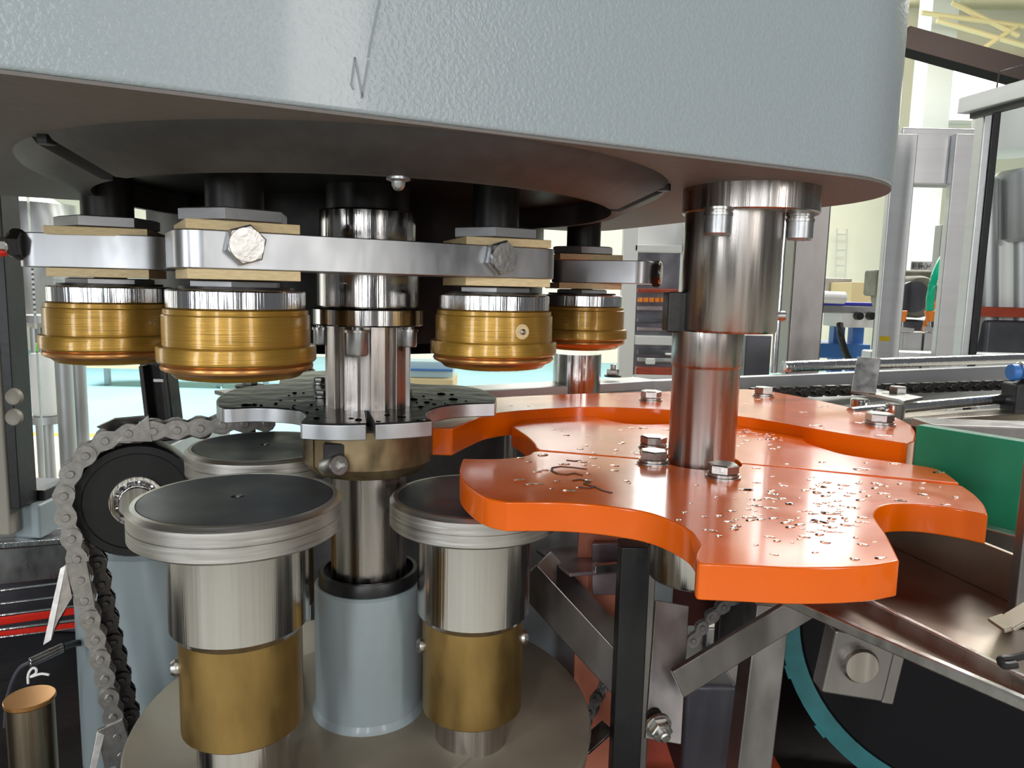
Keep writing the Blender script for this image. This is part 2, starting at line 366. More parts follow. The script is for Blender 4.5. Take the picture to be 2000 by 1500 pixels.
# far work table: white roll, boxes, blue-edged conveyor
t = thing('blue_edged_conveyor', 'far conveyor with violet blue edge strip and blue legs', 'conveyor', (P(1650, 600, 3.2).x, 3.2, 0))
fbox(t, 'edge_strip', 1570, 590, 1716, 597, 3.2, .3, M_navy)
fbox(t, 'bed', 1570, 597, 1716, 612, 3.2, .3, M_mach)
fbox(t, 'control_box', 1645, 612, 1716, 640, 3.2, .2, M_white)
for px in (1674, 1698): q = P(px, 617, 3.19) - t.location; obj('knob', G().lathe([(.018, 0), (.016, .03)], 16, Matrix.Translation(q) @ Matrix.Rotation(PI / 2, 4, 'X')), M_blk, t)
for px, mt in ((1693, M_blue), (1601, M_mach), (1655, M_blue)):
    a = P(px, 640, 3.25); obj('leg', G().box((a.x - t.location.x, .15, a.z / 2), (.05, .05, a.z)), mt, t)
fbox(t, 'lower_tray', 1596, 672, 1700, 700, 3.25, .25, M_blue)
pts = catm([P(1640, 632, 3.15), P(1643, 660, 3.12), P(1652, 690, 3.12), P(1665, 715, 3.12)]); tag(obj('black_cable', G().tube(pts, .014), M_blk), 'thick black cable hanging beneath the far blue-edged conveyor', 'cable')
a = P(1602, 580, 3.2); b = P(1650, 582, 3.2)
g = G().rod(a, b, .026, 20); tag(obj('white_roll', g, M_white), 'white roll lying on the far blue-edged conveyor', 'roll')
o = fbox(None, 'control_cabinet', 1612, 544, 1663, 575, 4.6, .3, M_mach); tag(o, 'grey metal cabinet on the far table against cream wall', 'cabinet')
o = fbox(None, 'cardboard_box', 1664, 552, 1720, 590, 4.3, .3, M_card); tag(o, 'pale yellow carton beside the far grey cabinet', 'box')
o = fbox(None, 'far_table', 1560, 575, 1760, 598, 4.6, .5, M_white); tag(o, 'pale far table carrying cabinet and carton', 'table')
a = P(1660, 598, 4.9); g = G(); 
for dx in (-.25, .25): g.box((a.x + dx, a.y, a.z / 2), (.06, .06, a.z))
tag(obj('table_trestle', g, M_mach), 'steel trestle legs under the pale far table', 'trestle')
# motor with valves seen through enclosure
t = thing('olive_motor', 'olive grey motor drum behind the aluminium posts', 'motor', (P(1800, 590, 2.4).x, 2.4, 0))
q = P(1800, 580, 2.4) - t.location
obj('drum', G().lathe([(.02, 0), (.062, .004), (.068, .02), (.068, .2)], 32, Matrix.Translation(q) @ Matrix.Rotation(-PI / 2, 4, 'X')), M_olive, t)
obj('drum_face', G().lathe([(.05, 0), (.05, .03)], 24, Matrix.Translation(q + Vector((-.03, -.012, -.0))) @ Matrix.Rotation(-PI / 2, 4, 'X')), M_machd, t)
obj('housing', G().box((q.x + .01, .18, q.z + .045), (.19, .1, .09)), M_olive, t, .01)
obj('pedestal', G().box((q.x, .1, q.z / 2 - .04), (.14, .14, q.z - .07)), M_machd, t, .01)
t = thing('valve_unit', 'steel valve block with two orange hose fittings', 'valve', (P(1800, 660, 1.95).x, 1.95, 0))
for px, wd in ((1770, .05), (1812, .055), (1835, .05)):
    q = P(px, 675, 1.95) - t.location; q2 = P(px, 648, 1.95) - t.location
    obj('block', G().box((q.x, 0, q2.z / 2), (wd, .06, q2.z)), M_machd if px == 1835 else M_mach, t, .003)
for px in (1762, 1816):
    q = P(px, 628, 1.93) - t.location; q2 = P(px, 650, 1.93) - t.location
    obj('stem', G().rod(q2, q, .005, 12), M_bolt, t)
    obj('fitting', G().rod(q, P(px, 607, 1.93) - t.location, .008, 12, r2=.013), M_orf, t, label='orange push-in hose fitting')
    obj('lever', G().bar(P(px - 12, 642, 1.92) - t.location, P(px + 22, 646, 1.92) - t.location, .006, .012), M_bolt, t)
pts = catm([P(1816, 608, 1.93), P(1817, 580, 1.92), P(1824, 545, 1.92), P(1836, 515, 1.95), P(1850, 492, 2.0)])
tag(obj('green_hose', G().tube(pts, .0095), M_hose), 'bright green air hose curving up from the orange fitting', 'hose')
pts = catm([P(1800, 655, 1.98), P(1812, 620, 1.97), P(1830, 590, 1.97), P(1848, 552, 2.0)])
tag(obj('red_hose', G().tube(pts, .005), M_orf), 'thin orange red hose behind the bright green hose', 'hose')
t = thing('pneumatic_cylinder', 'small grey pneumatic cylinder at the upper end of green hose', 'cylinder', (P(1844, 530, 2.25).x, 2.25, 0))
fbox(t, 'barrel', 1836, 440, 1852, 530, 2.24, .04, M_mach)
obj('stand', G().box((0, .01, za(1844, 530, 2.25) / 2), (.012, .012, za(1844, 530, 2.25))), M_mach, t)
# mirrored warning strip
t = thing('warning_sign', 'small mirrored warning strip with red emblem above the olive motor', 'sign', (P(1810, 520, 2.6).x, 2.6, P(1810, 520, 2.6).z))
wd = 46 / FOC * 2.6
obj('plate', G().box((-.0, .006, 0), (wd * 1.25, .004, .032)), M_white, t)
obj('emblem', G().box((wd * .46, .002, 0), (.014, .003, .028)), M_red, t)
cu = bpy.data.curves.new('warning_text', 'FONT'); cu.body = '小心碰撞'; cu.size = .024; cu.align_x = 'CENTER'; cu.align_y = 'CENTER'; cu.extrude = .0004
to = bpy.data.objects.new('lettering', cu); COL.objects.link(to); cu.materials.append(M_blk); to.parent = t
bpy.context.view_layer.update(); tm = bpy.data.meshes.new_from_object(to.evaluated_get(bpy.context.evaluated_depsgraph_get()))
bpy.data.objects.remove(to); to = bpy.data.objects.new('lettering', tm); COL.objects.link(to); to.parent = t
if not tm.materials: tm.materials.append(M_blk)
to.rotation_euler = (PI / 2, 0, 0); to.scale = (-.85, 1, 1); to.location = (-.012, .002, 0)
# machine behind right pane
t = thing('capping_machine', 'steel capping machine with round turret behind the rightmost pane', 'machine', (P(1985, 600, 2.3).x, 2.3, 0))
def rel(px, py, d): return P(px, py, d) - t.location
for px, r, y0, y1, mt in ((1925, .035, 350, 700, M_mach), (1965, .02, 340, 700, M_white), (2010, .09, 330, 470, M_mach), (1990, .03, 470, 700, M_mach), (1945, .02, 480, 640, M_white)):
    a = rel(px, y1, 2.3); b = rel(px, y0, 2.3); g = G().rod((a.x, 0, a.z), (b.x, 0, b.z), r, 24); obj('column', g, mt, t)
a = rel(1990, 610, 2.28); obj('red_rail', G().box((a.x, -.03, a.z), (.3, .05, .03)), M_tray, t, .004, label='dull red horizontal rail')
a = rel(1980, 665, 2.25); obj('body', G().box((a.x, .1, a.z), (.17, .3, .12)), M_machd, t, .01)
obj('base', G().box((a.x, .1, (a.z - .06) / 2), (.18, .30, a.z - .06)), M_mach, t, .01)
a = rel(1975, 300, 2.4); obj('head', G().lathe([(.10, 0), (.115, .03), (.115, .14), (.06, .17)], 32, Matrix.Translation(a)), M_white, t)

# framed window with painted machine reflections, left of the big shaft
t = thing('reflecting_window', 'pale framed inspection window with machine reflections painted inside, left of the big shaft', 'machine', (P(1280, 600, 2.6).x, 2.6, 0))
fbox(t, 'post', 1214, 430, 1242, 760, 2.55, .05, M_wallw)
fbox(t, 'post', 1330, 430, 1350, 760, 2.55, .05, M_wallw)
fbox(t, 'top_rail', 1240, 478, 1332, 492, 2.55, .05, M_wallw)
fbox(t, 'mid_rail', 1240, 657, 1332, 674, 2.55, .05, M_wallw)
fbox(t, 'bottom_rail', 1240, 735, 1332, 760, 2.55, .05, M_wallw)
for px in (1222, 1340):
    q = P(px, 760, 2.575) - t.location; obj('foot', G().box((q.x, 0, q.z / 2), (.05, .05, q.z)), M_wallw, t)
fbox(t, 'upper_panel', 1240, 430, 1332, 478, 2.6, .02, M_white)
fbox(t, 'reflection_panel', 1240, 492, 1332, 735, 2.8, .02, mat('violet_reflection_paint', (.22, .20, .24), .3, .4, ((14, 14, 14), 5), .5))  # violet tone paints the machine reflections seen in the pane
fbox(t, 'glass_pane', 1242, 492, 1330, 657, 2.57, .004, M_glass, 0)
fbox(t, 'glass_pane', 1242, 674, 1330, 735, 2.57, .004, M_glass, 0)
fbox(t, 'red_sill', 1242, 718, 1330, 735, 2.7, .03, M_tray)
for i in range(7):
    q = P(1250 + i * 11, 590, 2.72) - t.location; obj('bottle_cap', G().lathe([(.009, 0), (.009, .016)], 12, Matrix.Translation(q)), M_orf, t)
for py, mt in ((570, M_tray), (605, M_plum), (628, M_machd), (645, M_plum), (690, M_machd), (705, M_mach)):
    fbox(t, 'rail', 1246, py - 6, 1326, py + 2, 2.74, .02, mt)
fbox(t, 'bracket', 1262, 700, 1280, 712, 2.7, .02, M_white)
fbox(t, 'bracket', 1300, 690, 1322, 694, 2.7, .02, M_white)

# hall bench seen between column and right golden head
t = thing('packing_table', 'pale table top with blue stripe seen between column and golden head', 'table', (P(840, 730, 2.4).x, 2.4, 0))
fbox(t, 'table_top', 790, 740, 885, 765, 2.4, .2, M_card)
fbox(t, 'blue_stripe', 790, 722, 885, 725, 2.42, .1, M_blue)
fbox(t, 'pale_panel', 790, 706, 885, 740, 2.45, .1, mat('pale_blue_panel', (.6, .82, .85), 0, .5))
q = P(840, 765, 2.5) - t.location; obj('pedestal', G().box((q.x, .15, q.z / 2), (.1, .1, q.z)), M_mach, t)
# steel uprights seen beneath right golden head and past the shaft
t = thing('steel_upright', 'wide brushed steel upright between the big shaft and cream wall', 'post', (P(1562, 600, .95).x, .95, za(1562, 730, .95)))
hh = za(1562, 420, .95) - t.location.z
obj('upright', G().box((0, 0, hh / 2 + .01), (.042, .05, hh + .02)), M_frame, t, .003)
a = P(1481, 655, 1.3); o = obj('dark_cabinet', G().box((a.x, 1.32, a.z / 2), (.045, .05, a.z)), M_machd, bevel=.002); tag(o, 'dark cabinet corner seen just right of the big shaft', 'cabinet')
a = P(1531, 425, .62); b = P(1512, 728, .62); b.x = (a.x + b.x) / 2; a.x = b.x; a.y = b.y
t = thing('tie_rod', 'thin vertical steel tie rod with a clamp right of the big shaft', 'rod', b); h = H + .061 - b.z
obj('rod', G().rod((0, 0, 0), (0, 0, h), .0028, 14), M_ring, t)
q = P(1521, 618, .61); obj('clamp', G().rod((-.008, 0, q.z - b.z), (.006, 0, q.z - b.z), .0045, 16), M_bolt, t)
a = P(1126, 745, .74); t = thing('outfeed_post', 'short turned steel post under the rightmost golden head', 'post', (a.x, a.y, a.z))
hh = za(1126, 690, .74) - a.z
obj('barrel', G().lathe([(.024, -.02), (.024, hh)], 40), M_turn, t)
obj('flange', G().lathe([(.027, -.024), (.027, -.018)], 40), M_rim, t)
# low beams of rear conveyor
def beam(name, p1, p2, wd, ht, mt, label, cat, bev=.0015):
    t_ = tag(obj(name, G().bar(p1, p2, wd, ht), mt, bevel=bev), label, cat); return t_
beam('side_rail', at(860, 772, .66), at(1262, 748, .80), .035, .010, M_alu, 'flat steel side rail behind the steel star wheel', 'rail')
beam('conveyor_rail', at(900, 780, .70), at(2150, 720, 1.12), .012, .022, M_alu, 'long bright steel conveyor rail behind the orange guide', 'rail')
a = at(1197, 730, .77)
t = thing('rail_screw', 'small hex screw standing on the flat steel side rail', 'screw', (a.x, a.y, a.z - .003))
obj('washer', G().lathe([(.009, 0), (.009, .0015)], 20), M_blkm, t); obj('head', G().hexa(.0065, .0015, .008), M_bolt, t); obj('stud', G().rod((0, 0, .008), (0, 0, .013), .003, 12), M_bolt, t)

# ================================================================== HOUSING
z0 = H + .061; pts = []
pts += [uv(-.75, -.182), uv(.200, -.182)]
for i in range(1, 14): a = -PI / 2 + PI / 2 * i / 14; pts.append(uv(.200 + .092 * math.cos(a), -.090 + .092 * math.sin(a)))
pts += [uv(.292, -.095), uv(.292, .17)]
for i in range(1, 8): a = PI / 2 * i / 8; pts.append(uv(.252 + .04 * math.cos(a), .17 + .04 * math.sin(a)))
pts += [uv(.252, .21), uv(-.75, .21)]
hz = thing('turret_housing', 'large hammered grey painted housing overhanging the whole machine', 'housing', (C.x, C.y, z0))
g = G().prism([(x - C.x, y - C.y) for x, y in pts], 0, .42)
obj('shell', g, M_paint, hz, .0018, seg=3)
obj('underside_shade_sheet', G().prism([((x - C.x) * .996, (y - C.y) * .996) for x, y in pts], -.0012, .0), mat('underside_shade_paint', (.20, .18, .165), 0, .6, ((200, 200, 200), 3), .1, .15, spec=.25), hz, label='added matt sheet with the underside shade in its dark colour')  # sheet added over the hammered paint, underside shade put into its colour
# skirt in three panels with slots between
def az(px, py, z): p = onz(px, py, z); return math.atan2(p.y - C.y, p.x - C.x)
aL = az(150, 310, .052); aR = az(1205, 388, .052)
if aL > 0: aL -= 2 * PI
def skirt(a0, a1, n):
    g = G(); prof = [(.180, 0), (.177, -.004), (.152, -.0155), (.147, -.0155), (.147, 0)]
    vs = []; fs = []; k = len(prof)
    for i in range(n + 1):
        a = a0 + (a1 - a0) * i / n
        for r, z in prof: vs.append((r * math.cos(a), r * math.sin(a), z))
    for i in range(n):
        for j in range(k): j2 = (j + 1) % k; fs.append((i * k + j, i * k + j2, (i + 1) * k + j2, (i + 1) * k + j))
    fs.append(tuple(range(k))); fs.append(tuple(n * k + j for j in range(k)))
    return g.add(vs, fs)
gp = .045
obj('skirt_panel', skirt(aL + gp, aR - gp, 40), M_skirt, hz)
obj('skirt_panel', skirt(aR + gp, aR + 1.35, 24), M_skirt, hz)
obj('skirt_panel', skirt(aL - 1.35, aL - gp, 24), M_skirt, hz)
obj('cavity_shade_disc', G().lathe([(.147, -.002), (.147, 0.0)], 64), M_blkm, hz)  # black disc painting the dark cavity inside the skirt
for a in (aL, aR):
    for r in (.162, .176):
        obj('slot_screw', G().hexa(.004, -.005, 0, Matrix.Translation((r * math.cos(a), r * math.sin(a), 0))), M_blkm, hz)
obj('core_drum', G().lathe([(.05, -.112), (.155, -.108), (.165, -.100), (.165, 0)], 72, c=(-.05, .20)), M_blkm, hz, label='black rotor drum inside the skirt')
# grease nipple and nut on the skirt front
p = onz(778, 325, .050) - Vector((C.x, C.y, z0))
p.z = -.0105
obj('nipple_nut', G().hexa(.0068, -.003, .006, Matrix.Translation(p)), M_capb, hz)
obj('grease_nipple', G().lathe([(.0050, -.003), (.0052, -.006), (.003, -.0068), (.0028, -.0085), (.0018, -.010), (.0010, -.0104)], 16, Matrix.Translation(p)), M_capb, hz)
# faint scuffs on the front wall
fn = -V
fp = Vector((*uv(0, -.182), z0 + .1))
g = G()
for ln in (((741, 0), (726, 70)), ((726, 70), (719, 112)), ((693, 112), (686, 165)), ((693, 112), (708, 190)), ((719, 118), (706, 192)), ((686, 165), (690, 175))):
    a = onpl(*ln[0], fp, fn); b = onpl(*ln[1], fp, fn); g.bar(a, b, .0007, .0007)
o = obj('scuff', g, M_scuff, hz); o.location = -hz.location

# ================================================================== CENTRAL COLUMN
dC = .46
def zc(py, r, px=727): return za(px, py, dC - r) - H
t = thing('main_column', 'central turned steel column with bolted flange between the golden heads', 'column', (C.x, C.y, H))
def L_(name, r, y1, y0, mt, ch=.0008, n=64, par=None, **k):
    a, b = zc(y0, r), zc(y1, r); return obj(name, G().lathe([(r - ch, a), (r, a + ch), (r, b - ch), (r - ch, b)], n), mt, par or t, **k)
obj('spindle', G().lathe([(.0243, .04), (.025, .042), (.025, .060)], 64), M_blkm, t, label='black spindle above the sleeve')
zz = zc(405, .0295)
obj('upper_sleeve', G().lathe([(.029, 0.004), (.0295, .005), (.0295, zz - .001), (.0288, zz)], 72), M_turn, t)
obj('spindle_neck', G().lathe([(.0215, zz), (.0215, .045)], 48), M_blkm, t)
L_('lower_sleeve', .0312, 515, 603, M_turn); L_('flange', .0345, 605, 640, M_turn)
zf = zc(640, .0345); zs = -.0745
# splined neck
g = G()
g.lathe([(.0225, zs), (.0225, zf + .001)], 48)
for i in range(10):
    a = 2 * PI * i / 10 + .1; g.box((.0222 * math.cos(a), .0222 * math.sin(a), (zs + zf) / 2), (.0075, .0088, zf - zs), rot=a)
obj('splined_neck', g, M_turn2, t, .0004)
for a_, s in ((math.radians(-165), 1), (math.radians(-92), 1.35), (math.radians(-20), 1), (math.radians(60), 1)):
    r = .0285
    c = Matrix.Translation((r * math.cos(a_) * 1.0, r * math.sin(a_), zf))
    sc = obj('socket_screw', G().lathe([(.0001, -.0085 * s), (.0018 * s, -.0085 * s), (.0022 * s, -.0125 * s), (.0042 * s, -.0125 * s), (.0047 * s, -.0115 * s), (.0047 * s, -.0035), (.003, -.0034), (.003, 0)], 24, c), M_capb, t, label='grey socket cap screw')
    obj('washer', G().lathe([(.0055 * s, -.0034), (.0055 * s, -.0018)], 20, c), M_bolt, sc)
# lower shaft
t2 = thing('drive_shaft', 'wet turned steel drive shaft rising out of the grey tube', 'shaft', (C.x, C.y, H))
r = .0238; zb = zc(1165, r, 707); ztp = zc(940, r, 707)
obj('shaft', G().lathe([(r, zb - .01), (r, -.112)], 64), M_turn2, t2)
# grey tube base
t3 = thing('grey_tube_base', 'grey painted tube base with black seal around the steel shaft', 'base', (C.x, C.y, H))
zT = zc(1178, .034, 707); TZ = -.277
obj('tube', G().lathe([(.0345, TZ), (.0345, zT + .0), (.033, zT + .0015), (.0255, zT + .0015)], 64), M_paint2, t3)
obj('seal', G().lathe([(.0318, zT + .001), (.0318, zT + .008), (.031, zT + .0095), (.0285, zT + .0095), (.0285, zT + .004), (.0245, zT + .004)], 64), M_blk, t3)
obj('weld_collar', G().lathe([(.0365, TZ - .002), (.0365, TZ + .003), (.0345, TZ + .0065)], 64), M_paint2, t3)
# clamp collar
t4 = thing('clamp_collar', 'stained bronze split clamp collar beneath the steel star wheel', 'collar', (C.x, C.y, H))
r = .0405; zt_ = -.0835; zb_ = zc(945, r, 715)
asl = math.atan2(-1, -.95)
g = G(); nn = 72; ga = .02
gap0 = math.radians(-131)
vs = []; fs = []
prof = [(.0245, zb_), (.034, zb_), (r - .002, zb_ + .004), (r, zb_ + .007), (r, zt_ - .001), (r - .001, zt_), (.0245, zt_)]; k = len(prof)
for i in range(nn + 1):
    a = gap0 + ga + (2 * PI - 2 * ga) * i / nn
    for rr, z in prof: vs.append((rr * math.cos(a), rr * math.sin(a), z))
for i in range(nn):
    for j in range(k): j2 = (j + 1) % k; fs.append((i * k + j, i * k + j2, (i + 1) * k + j2, (i + 1) * k + j))
fs += [tuple(range(k)), tuple(nn * k + j for j in range(k))]
obj('split_ring', g.add(vs, fs), M_brass2, t4)
pa = at(640, 911, .424) - t4.location; pb = at(684, 907, .404) - t4.location; dv = (pb - pa).normalized()
g = G().box(((pa.x + pb.x) / 2 + .005, (pa.y + pb.y) / 2 + .0125, pb.z + .001), (.032, .012, .0145), rot=math.radians(8))
obj('screw_pocket', g, M_blkm, t4, .001)
Mx = Matrix.Translation(pa) @ dv.to_track_quat('Z', 'Y').to_matrix().to_4x4()
obj('clamp_screw', G().lathe([(.0060, 0), (.0063, .001), (.0063, .013), (.0055, .0145), (.0036, .0145), (.0032, .010), (.0001, .010)], 28, Mx), M_bolt, t4)

# steel star wheel
ZS = -.0745
def q4(l): return [(400 + x / 3.333, 700 + y / 3.333) for x, y in l]
segs = [q4([(78, 300), (75, 270), (110, 235), (190, 203), (310, 182), (480, 168)]), q4([(480, 168), (500, 120), (560, 100)]),
        q4([(560, 100), (700, 85), (850, 80), (1050, 80)]), q4([(1050, 80), (1200, 95), (1290, 130), (1330, 158), (1430, 172), (1650, 178), (1800, 203), (1880, 240), (1900, 262), (1890, 292)]),
        q4([(1890, 292), (1700, 298), (1560, 312), (1470, 338), (1442, 365), (1455, 395), (1482, 408)]), q4([(1482, 408), (1380, 416), (1250, 424), (1110, 430)]),
        q4([(1110, 430), (1060, 330)]), q4([(1060, 330), (1035, 330)]), q4([(1035, 330), (1052, 430)]),
        q4([(1052, 430), (900, 434), (750, 431), (628, 424)]), q4([(628, 424), (622, 414), (640, 400), (655, 380), (640, 355), (590, 338), (450, 325), (300, 322), (160, 328), (100, 322), (78, 300)])]
so = plan(segs, ZS)
t = thing('steel_star_wheel', 'small steel star wheel with wet black top and round pockets', 'star wheel', (C.x, C.y, H + ZS))
lo = [(x - C.x, y - C.y) for x, y in so]
obj('star_plate', G().prism(lo, -.0088, 0), M_bar, t, .0007)
ins = [(x * .985, y * .985) for x, y in lo]
obj('wet_face', G().prism(ins, -.0002, .0006), M_wetblk, t, .0002, label='wet black top face')
for px, py in ((628, 776), (792, 775), (624, 750), (790, 745), (690, 793), (712, 788)):
    p = onz(px, py, ZS + .0006) - t.location
    if px in (690, 712): continue
    s_ = obj('star_screw', G().hexa(.0042, .0014, .005, Matrix.Translation(p)), M_bolt, t); obj('washer', G().lathe([(.005, .0004), (.005, .0014)], 18, Matrix.Translation(p)), M_bolt, s_)
g = G()
for i in range(70):
    a = random.uniform(0, 2 * PI); rr = random.uniform(.028, .075); x, y = rr * math.cos(a), rr * math.sin(a)
    # keep drops on the plate
    ins_ = False; j = len(ins) - 1
    for i2 in range(len(ins)):
        if ((ins[i2][1] > y) != (ins[j][1] > y)) and (x < (ins[j][0] - ins[i2][0]) * (y - ins[i2][1]) / (ins[j][1] - ins[i2][1]) + ins[i2][0]): ins_ = not ins_
        j = i2
    if not ins_: continue
    r = random.uniform(.0008, .0022); g.lathe([(r, 0), (r * .8, r * .3), (r * .3, r * .45), (.0001, r * .48)], 10, Matrix.Translation((x, y, .0006)) @ Matrix.Diagonal((random.uniform(.7, 1.8), 1, 1, 1)))
obj('water_drops', g, M_drop, t, kind='stuff')

# ================================================================== GOLDEN HEADS
def head_proto():
    t = thing('capping_unit', 'x', 'capping head', (0, 0, H), 0, 'golden capping heads')
    R_ = .0325
    obj('bearing_ring', G().lathe([(R_ - .002, -.003), (R_ - .0005, -.0035), (R_, -.0042), (R_, -.0118), (R_ - .0006, -.0122)], 80), M_ring, t)
    obj('body', G().lathe([(R_ - .001, -.0122), (.0338, -.0128), (.0338, -.0150), (.0344, -.0154), (.0346, -.0160), (.0346, -.0298), (.0352, -.0300), (.0370, -.0303), (.0374, -.0310), (.0374, -.0372), (.0368, -.0380)], 80), M_gold, t)
    obj('bead', G().lathe([(.0348, -.0378), (.0342, -.0386), (.0356, -.0396), (.0359, -.0406), (.0354, -.0416), (.0340, -.0424), (.0320, -.0432), (.030, -.0445)], 80), M_copper, t, label='glossy copper coloured bead below the body')
    obj('bottom_cone', G().lathe([(.0322, -.0428), (.0295, -.0455), (.024, -.0465), (.023, -.0445)], 64), M_gold, t)
    obj('lower_nut', G().hexa(.0225, -.0032, .0012, rot=.25), M_cast, t)
    obj('shim', G().lathe([(.027, -.0035), (.027, -.0018)], 40), M_blkm, t)
    obj('lower_plate', G().box((0, 0, .0038), (.050, .050, .0046)), M_cream, t, .0003, label='cream square laminate plate')
    obj('upper_plate', G().box((0, 0, .0258), (.050, .050, .0044)), M_cream, t, .0003, label='cream square laminate plate')
    obj('upper_nut', G().hexa(.0265, .0281, .0345, rot=.2, ch=.1), M_cast, t)
    obj('spindle', G().lathe([(.0085, .0), (.0085, .0345), (.0135, .035), (.0135, .0605)], 32), M_blkm, t)
    return t
h0 = head_proto()
ang = math.radians(30)
heads = [((-.1362, .366), ang, 'large golden capping head nearest the camera, left of the column'),
         ((-.0115, .44), math.radians(20), 'golden capping head with a round grease port, right of the column'),
         ((-.2300, .425), math.radians(15), 'leftmost golden capping head beside the door pane'),
         ((.0547, .60), math.radians(10), 'rightmost and smallest golden capping head behind the others')]
hs = []
for i, (xy, rz, lb) in enumerate(heads):
    o = h0 if i == 0 else clone(h0, (*xy, H), rz)
    o.location = (*xy, H); o.rotation_euler = (0, 0, rz); o['label'] = lb; o['category'] = 'capping head'; hs.append(o)
# grease port on the second head
a = at(1019, 648, .41); b = Vector((*heads[1][0], a.z)); d = (a - b); d.z = 0; d.normalize()
q = hs[1].matrix_world
Rz = Matrix.Rotation(-heads[1][1], 4, 'Z')
dl_ = Rz.to_3x3() @ d
Mx = Matrix.Translation(dl_ * .0342 + Vector((0, 0, a.z - H))) @ dl_.to_track_quat('Z', 'Y').to_matrix().to_4x4()
gpo = obj('grease_port', G().lathe([(.0042, 0), (.0042, .0008), (.0034, .001), (.0032, .0006), (.0001, .0006)], 28, Mx), M_cream, hs[1], label='round cream grease port')
obj('nipple', G().lathe([(.0016, .0006), (.0016, .0018), (.0008, .0026)], 14, Mx), M_bolt, gpo)

# clamp bars
def clampbar(name, A, B, ext0, ext1, hw, label, z0=.0062, z1=.0235, rad=.012):
    A = Vector((*A, 0)); B = Vector((*B, 0)); d = (B - A).normalized(); n = Vector((-d.y, d.x, 0)); A2 = A - d * ext0; B2 = B + d * ext1
    pts = []
    for c, s0 in ((B2, 0), (A2, PI)):
        sg = 1 if s0 == 0 else -1
        for q_, (e1, e2) in enumerate(((-1, 0), (1, PI / 2)) if 1 else ()):
            for i in range(7):
                a = -PI / 2 + (PI / 2) * i / 6 + (0 if q_ == 0 else PI / 2)
                cc = c - d * sg * rad + n * sg * (e1) * (hw - rad)
                pts.append(cc + (d * math.cos(a) + n * math.sin(a)) * sg * rad)
    t = thing(name, label, 'bar', (A.x, A.y, H), 0, 'steel clamp bars')
    obj('bar', G().prism([(p.x - A.x, p.y - A.y) for p in pts], z0, z1), M_bar, t, .0006)
    return t, A, d, n
def sidebolt(t, A, c, dirv, r=.0115, L=.006, mt=M_capb):
    Mx = Matrix.Translation(Vector(c) - Vector((A.x, A.y, H))) @ Vector(dirv).normalized().to_track_quat('Z', 'Y').to_matrix().to_4x4()
    b = obj('hex_bolt', G().hexa(r, 0, L, Mx, ch=.2, rot=.3), mt, t); obj('face_ring', G().lathe([(r * .86, L * .8), (r * .8, L + .0006), (.0001, L + .0007)], 28, Mx), M_bolt, b); return b
t, A, d, n = clampbar('clamp_bar', heads[0][0], heads[1][0], .030, .030, .0255, 'long bright steel clamp bar spanning the two nearest golden heads')
fpnt = A - n * .0255; fpnt.z = H
for px, py in ((477, 479), (975, 504)):
    c = onpl(px, py, fpnt, -n); sidebolt(t, A, c, -n, .0095 if px < 600 else .0098)
lx, ly = heads[2][0]
t, A, d, n = clampbar('clamp_bar', (lx - .030, ly - .004), (lx + .0, ly), .010, .037, .0235, 'grey steel clamp bar across the leftmost golden head', z1=.0245)
c = at(52, 478, .40); sidebolt(t, A, c - d * 0.001, -d, .0085, .006, M_blkm)
c2 = c - d * .006; sidebolt(t, A, c2, -d, .004, .009, M_bolt)
rx, ry = heads[3][0]
t, A, d, n = clampbar('clamp_bar', (rx, ry), (rx + .038, ry - .012), .022, .016, .0235, 'dark reddish steel clamp bar across the rightmost golden head')
c = A + d * (.04 + .016); c.z = H + .0145; sidebolt(t, A, c, d, .0105, .006, M_blkm)
# red cable at the left
tag(obj('red_cable', G().tube(catm([at(-60, 505, .40), at(-10, 494, .40), at(22, 486, .402)]), .0028), M_red), 'short red cable entering from the left edge at the bar bolt', 'cable')

# ================================================================== PEDESTALS AND TURNTABLE
t = thing('turntable', 'round beige turntable plate carrying the lifting pedestals', 'turntable', (C.x, C.y, H + TZ))
obj('plate', G().lathe([(.141, -.018), (.145, -.016), (.1468, -.003), (.1455, -.0005), (.144, 0), (.0001, 0)], 96), M_table, t)
obj('inner_disc', G().lathe([(.088, 0), (.088, .0016), (.0001, .0016)], 80), M_table, t)
obj('hub', G().lathe([(.06, -.042), (.06, -.018)], 48), M_frame, t)
t = thing('turntable_plinth', 'grey painted machine base below the turntable', 'base', (C.x, C.y, 0))
tag(obj('bounce_block_bed', G().box((-.05, .70, .9), (1.7, 1.0, .03)), M_blkm, bevel=.002), 'dark steel bed added under the whole machine to block floor bounce', 'bed')  # dark slab added to stop light bouncing up from the floor
g = G()
obj('body', G().lathe([(.13, .915), (.13, H + TZ - .06), (.12, H + TZ - .043), (.065, H + TZ - .042)], 64), M_paint2, t)
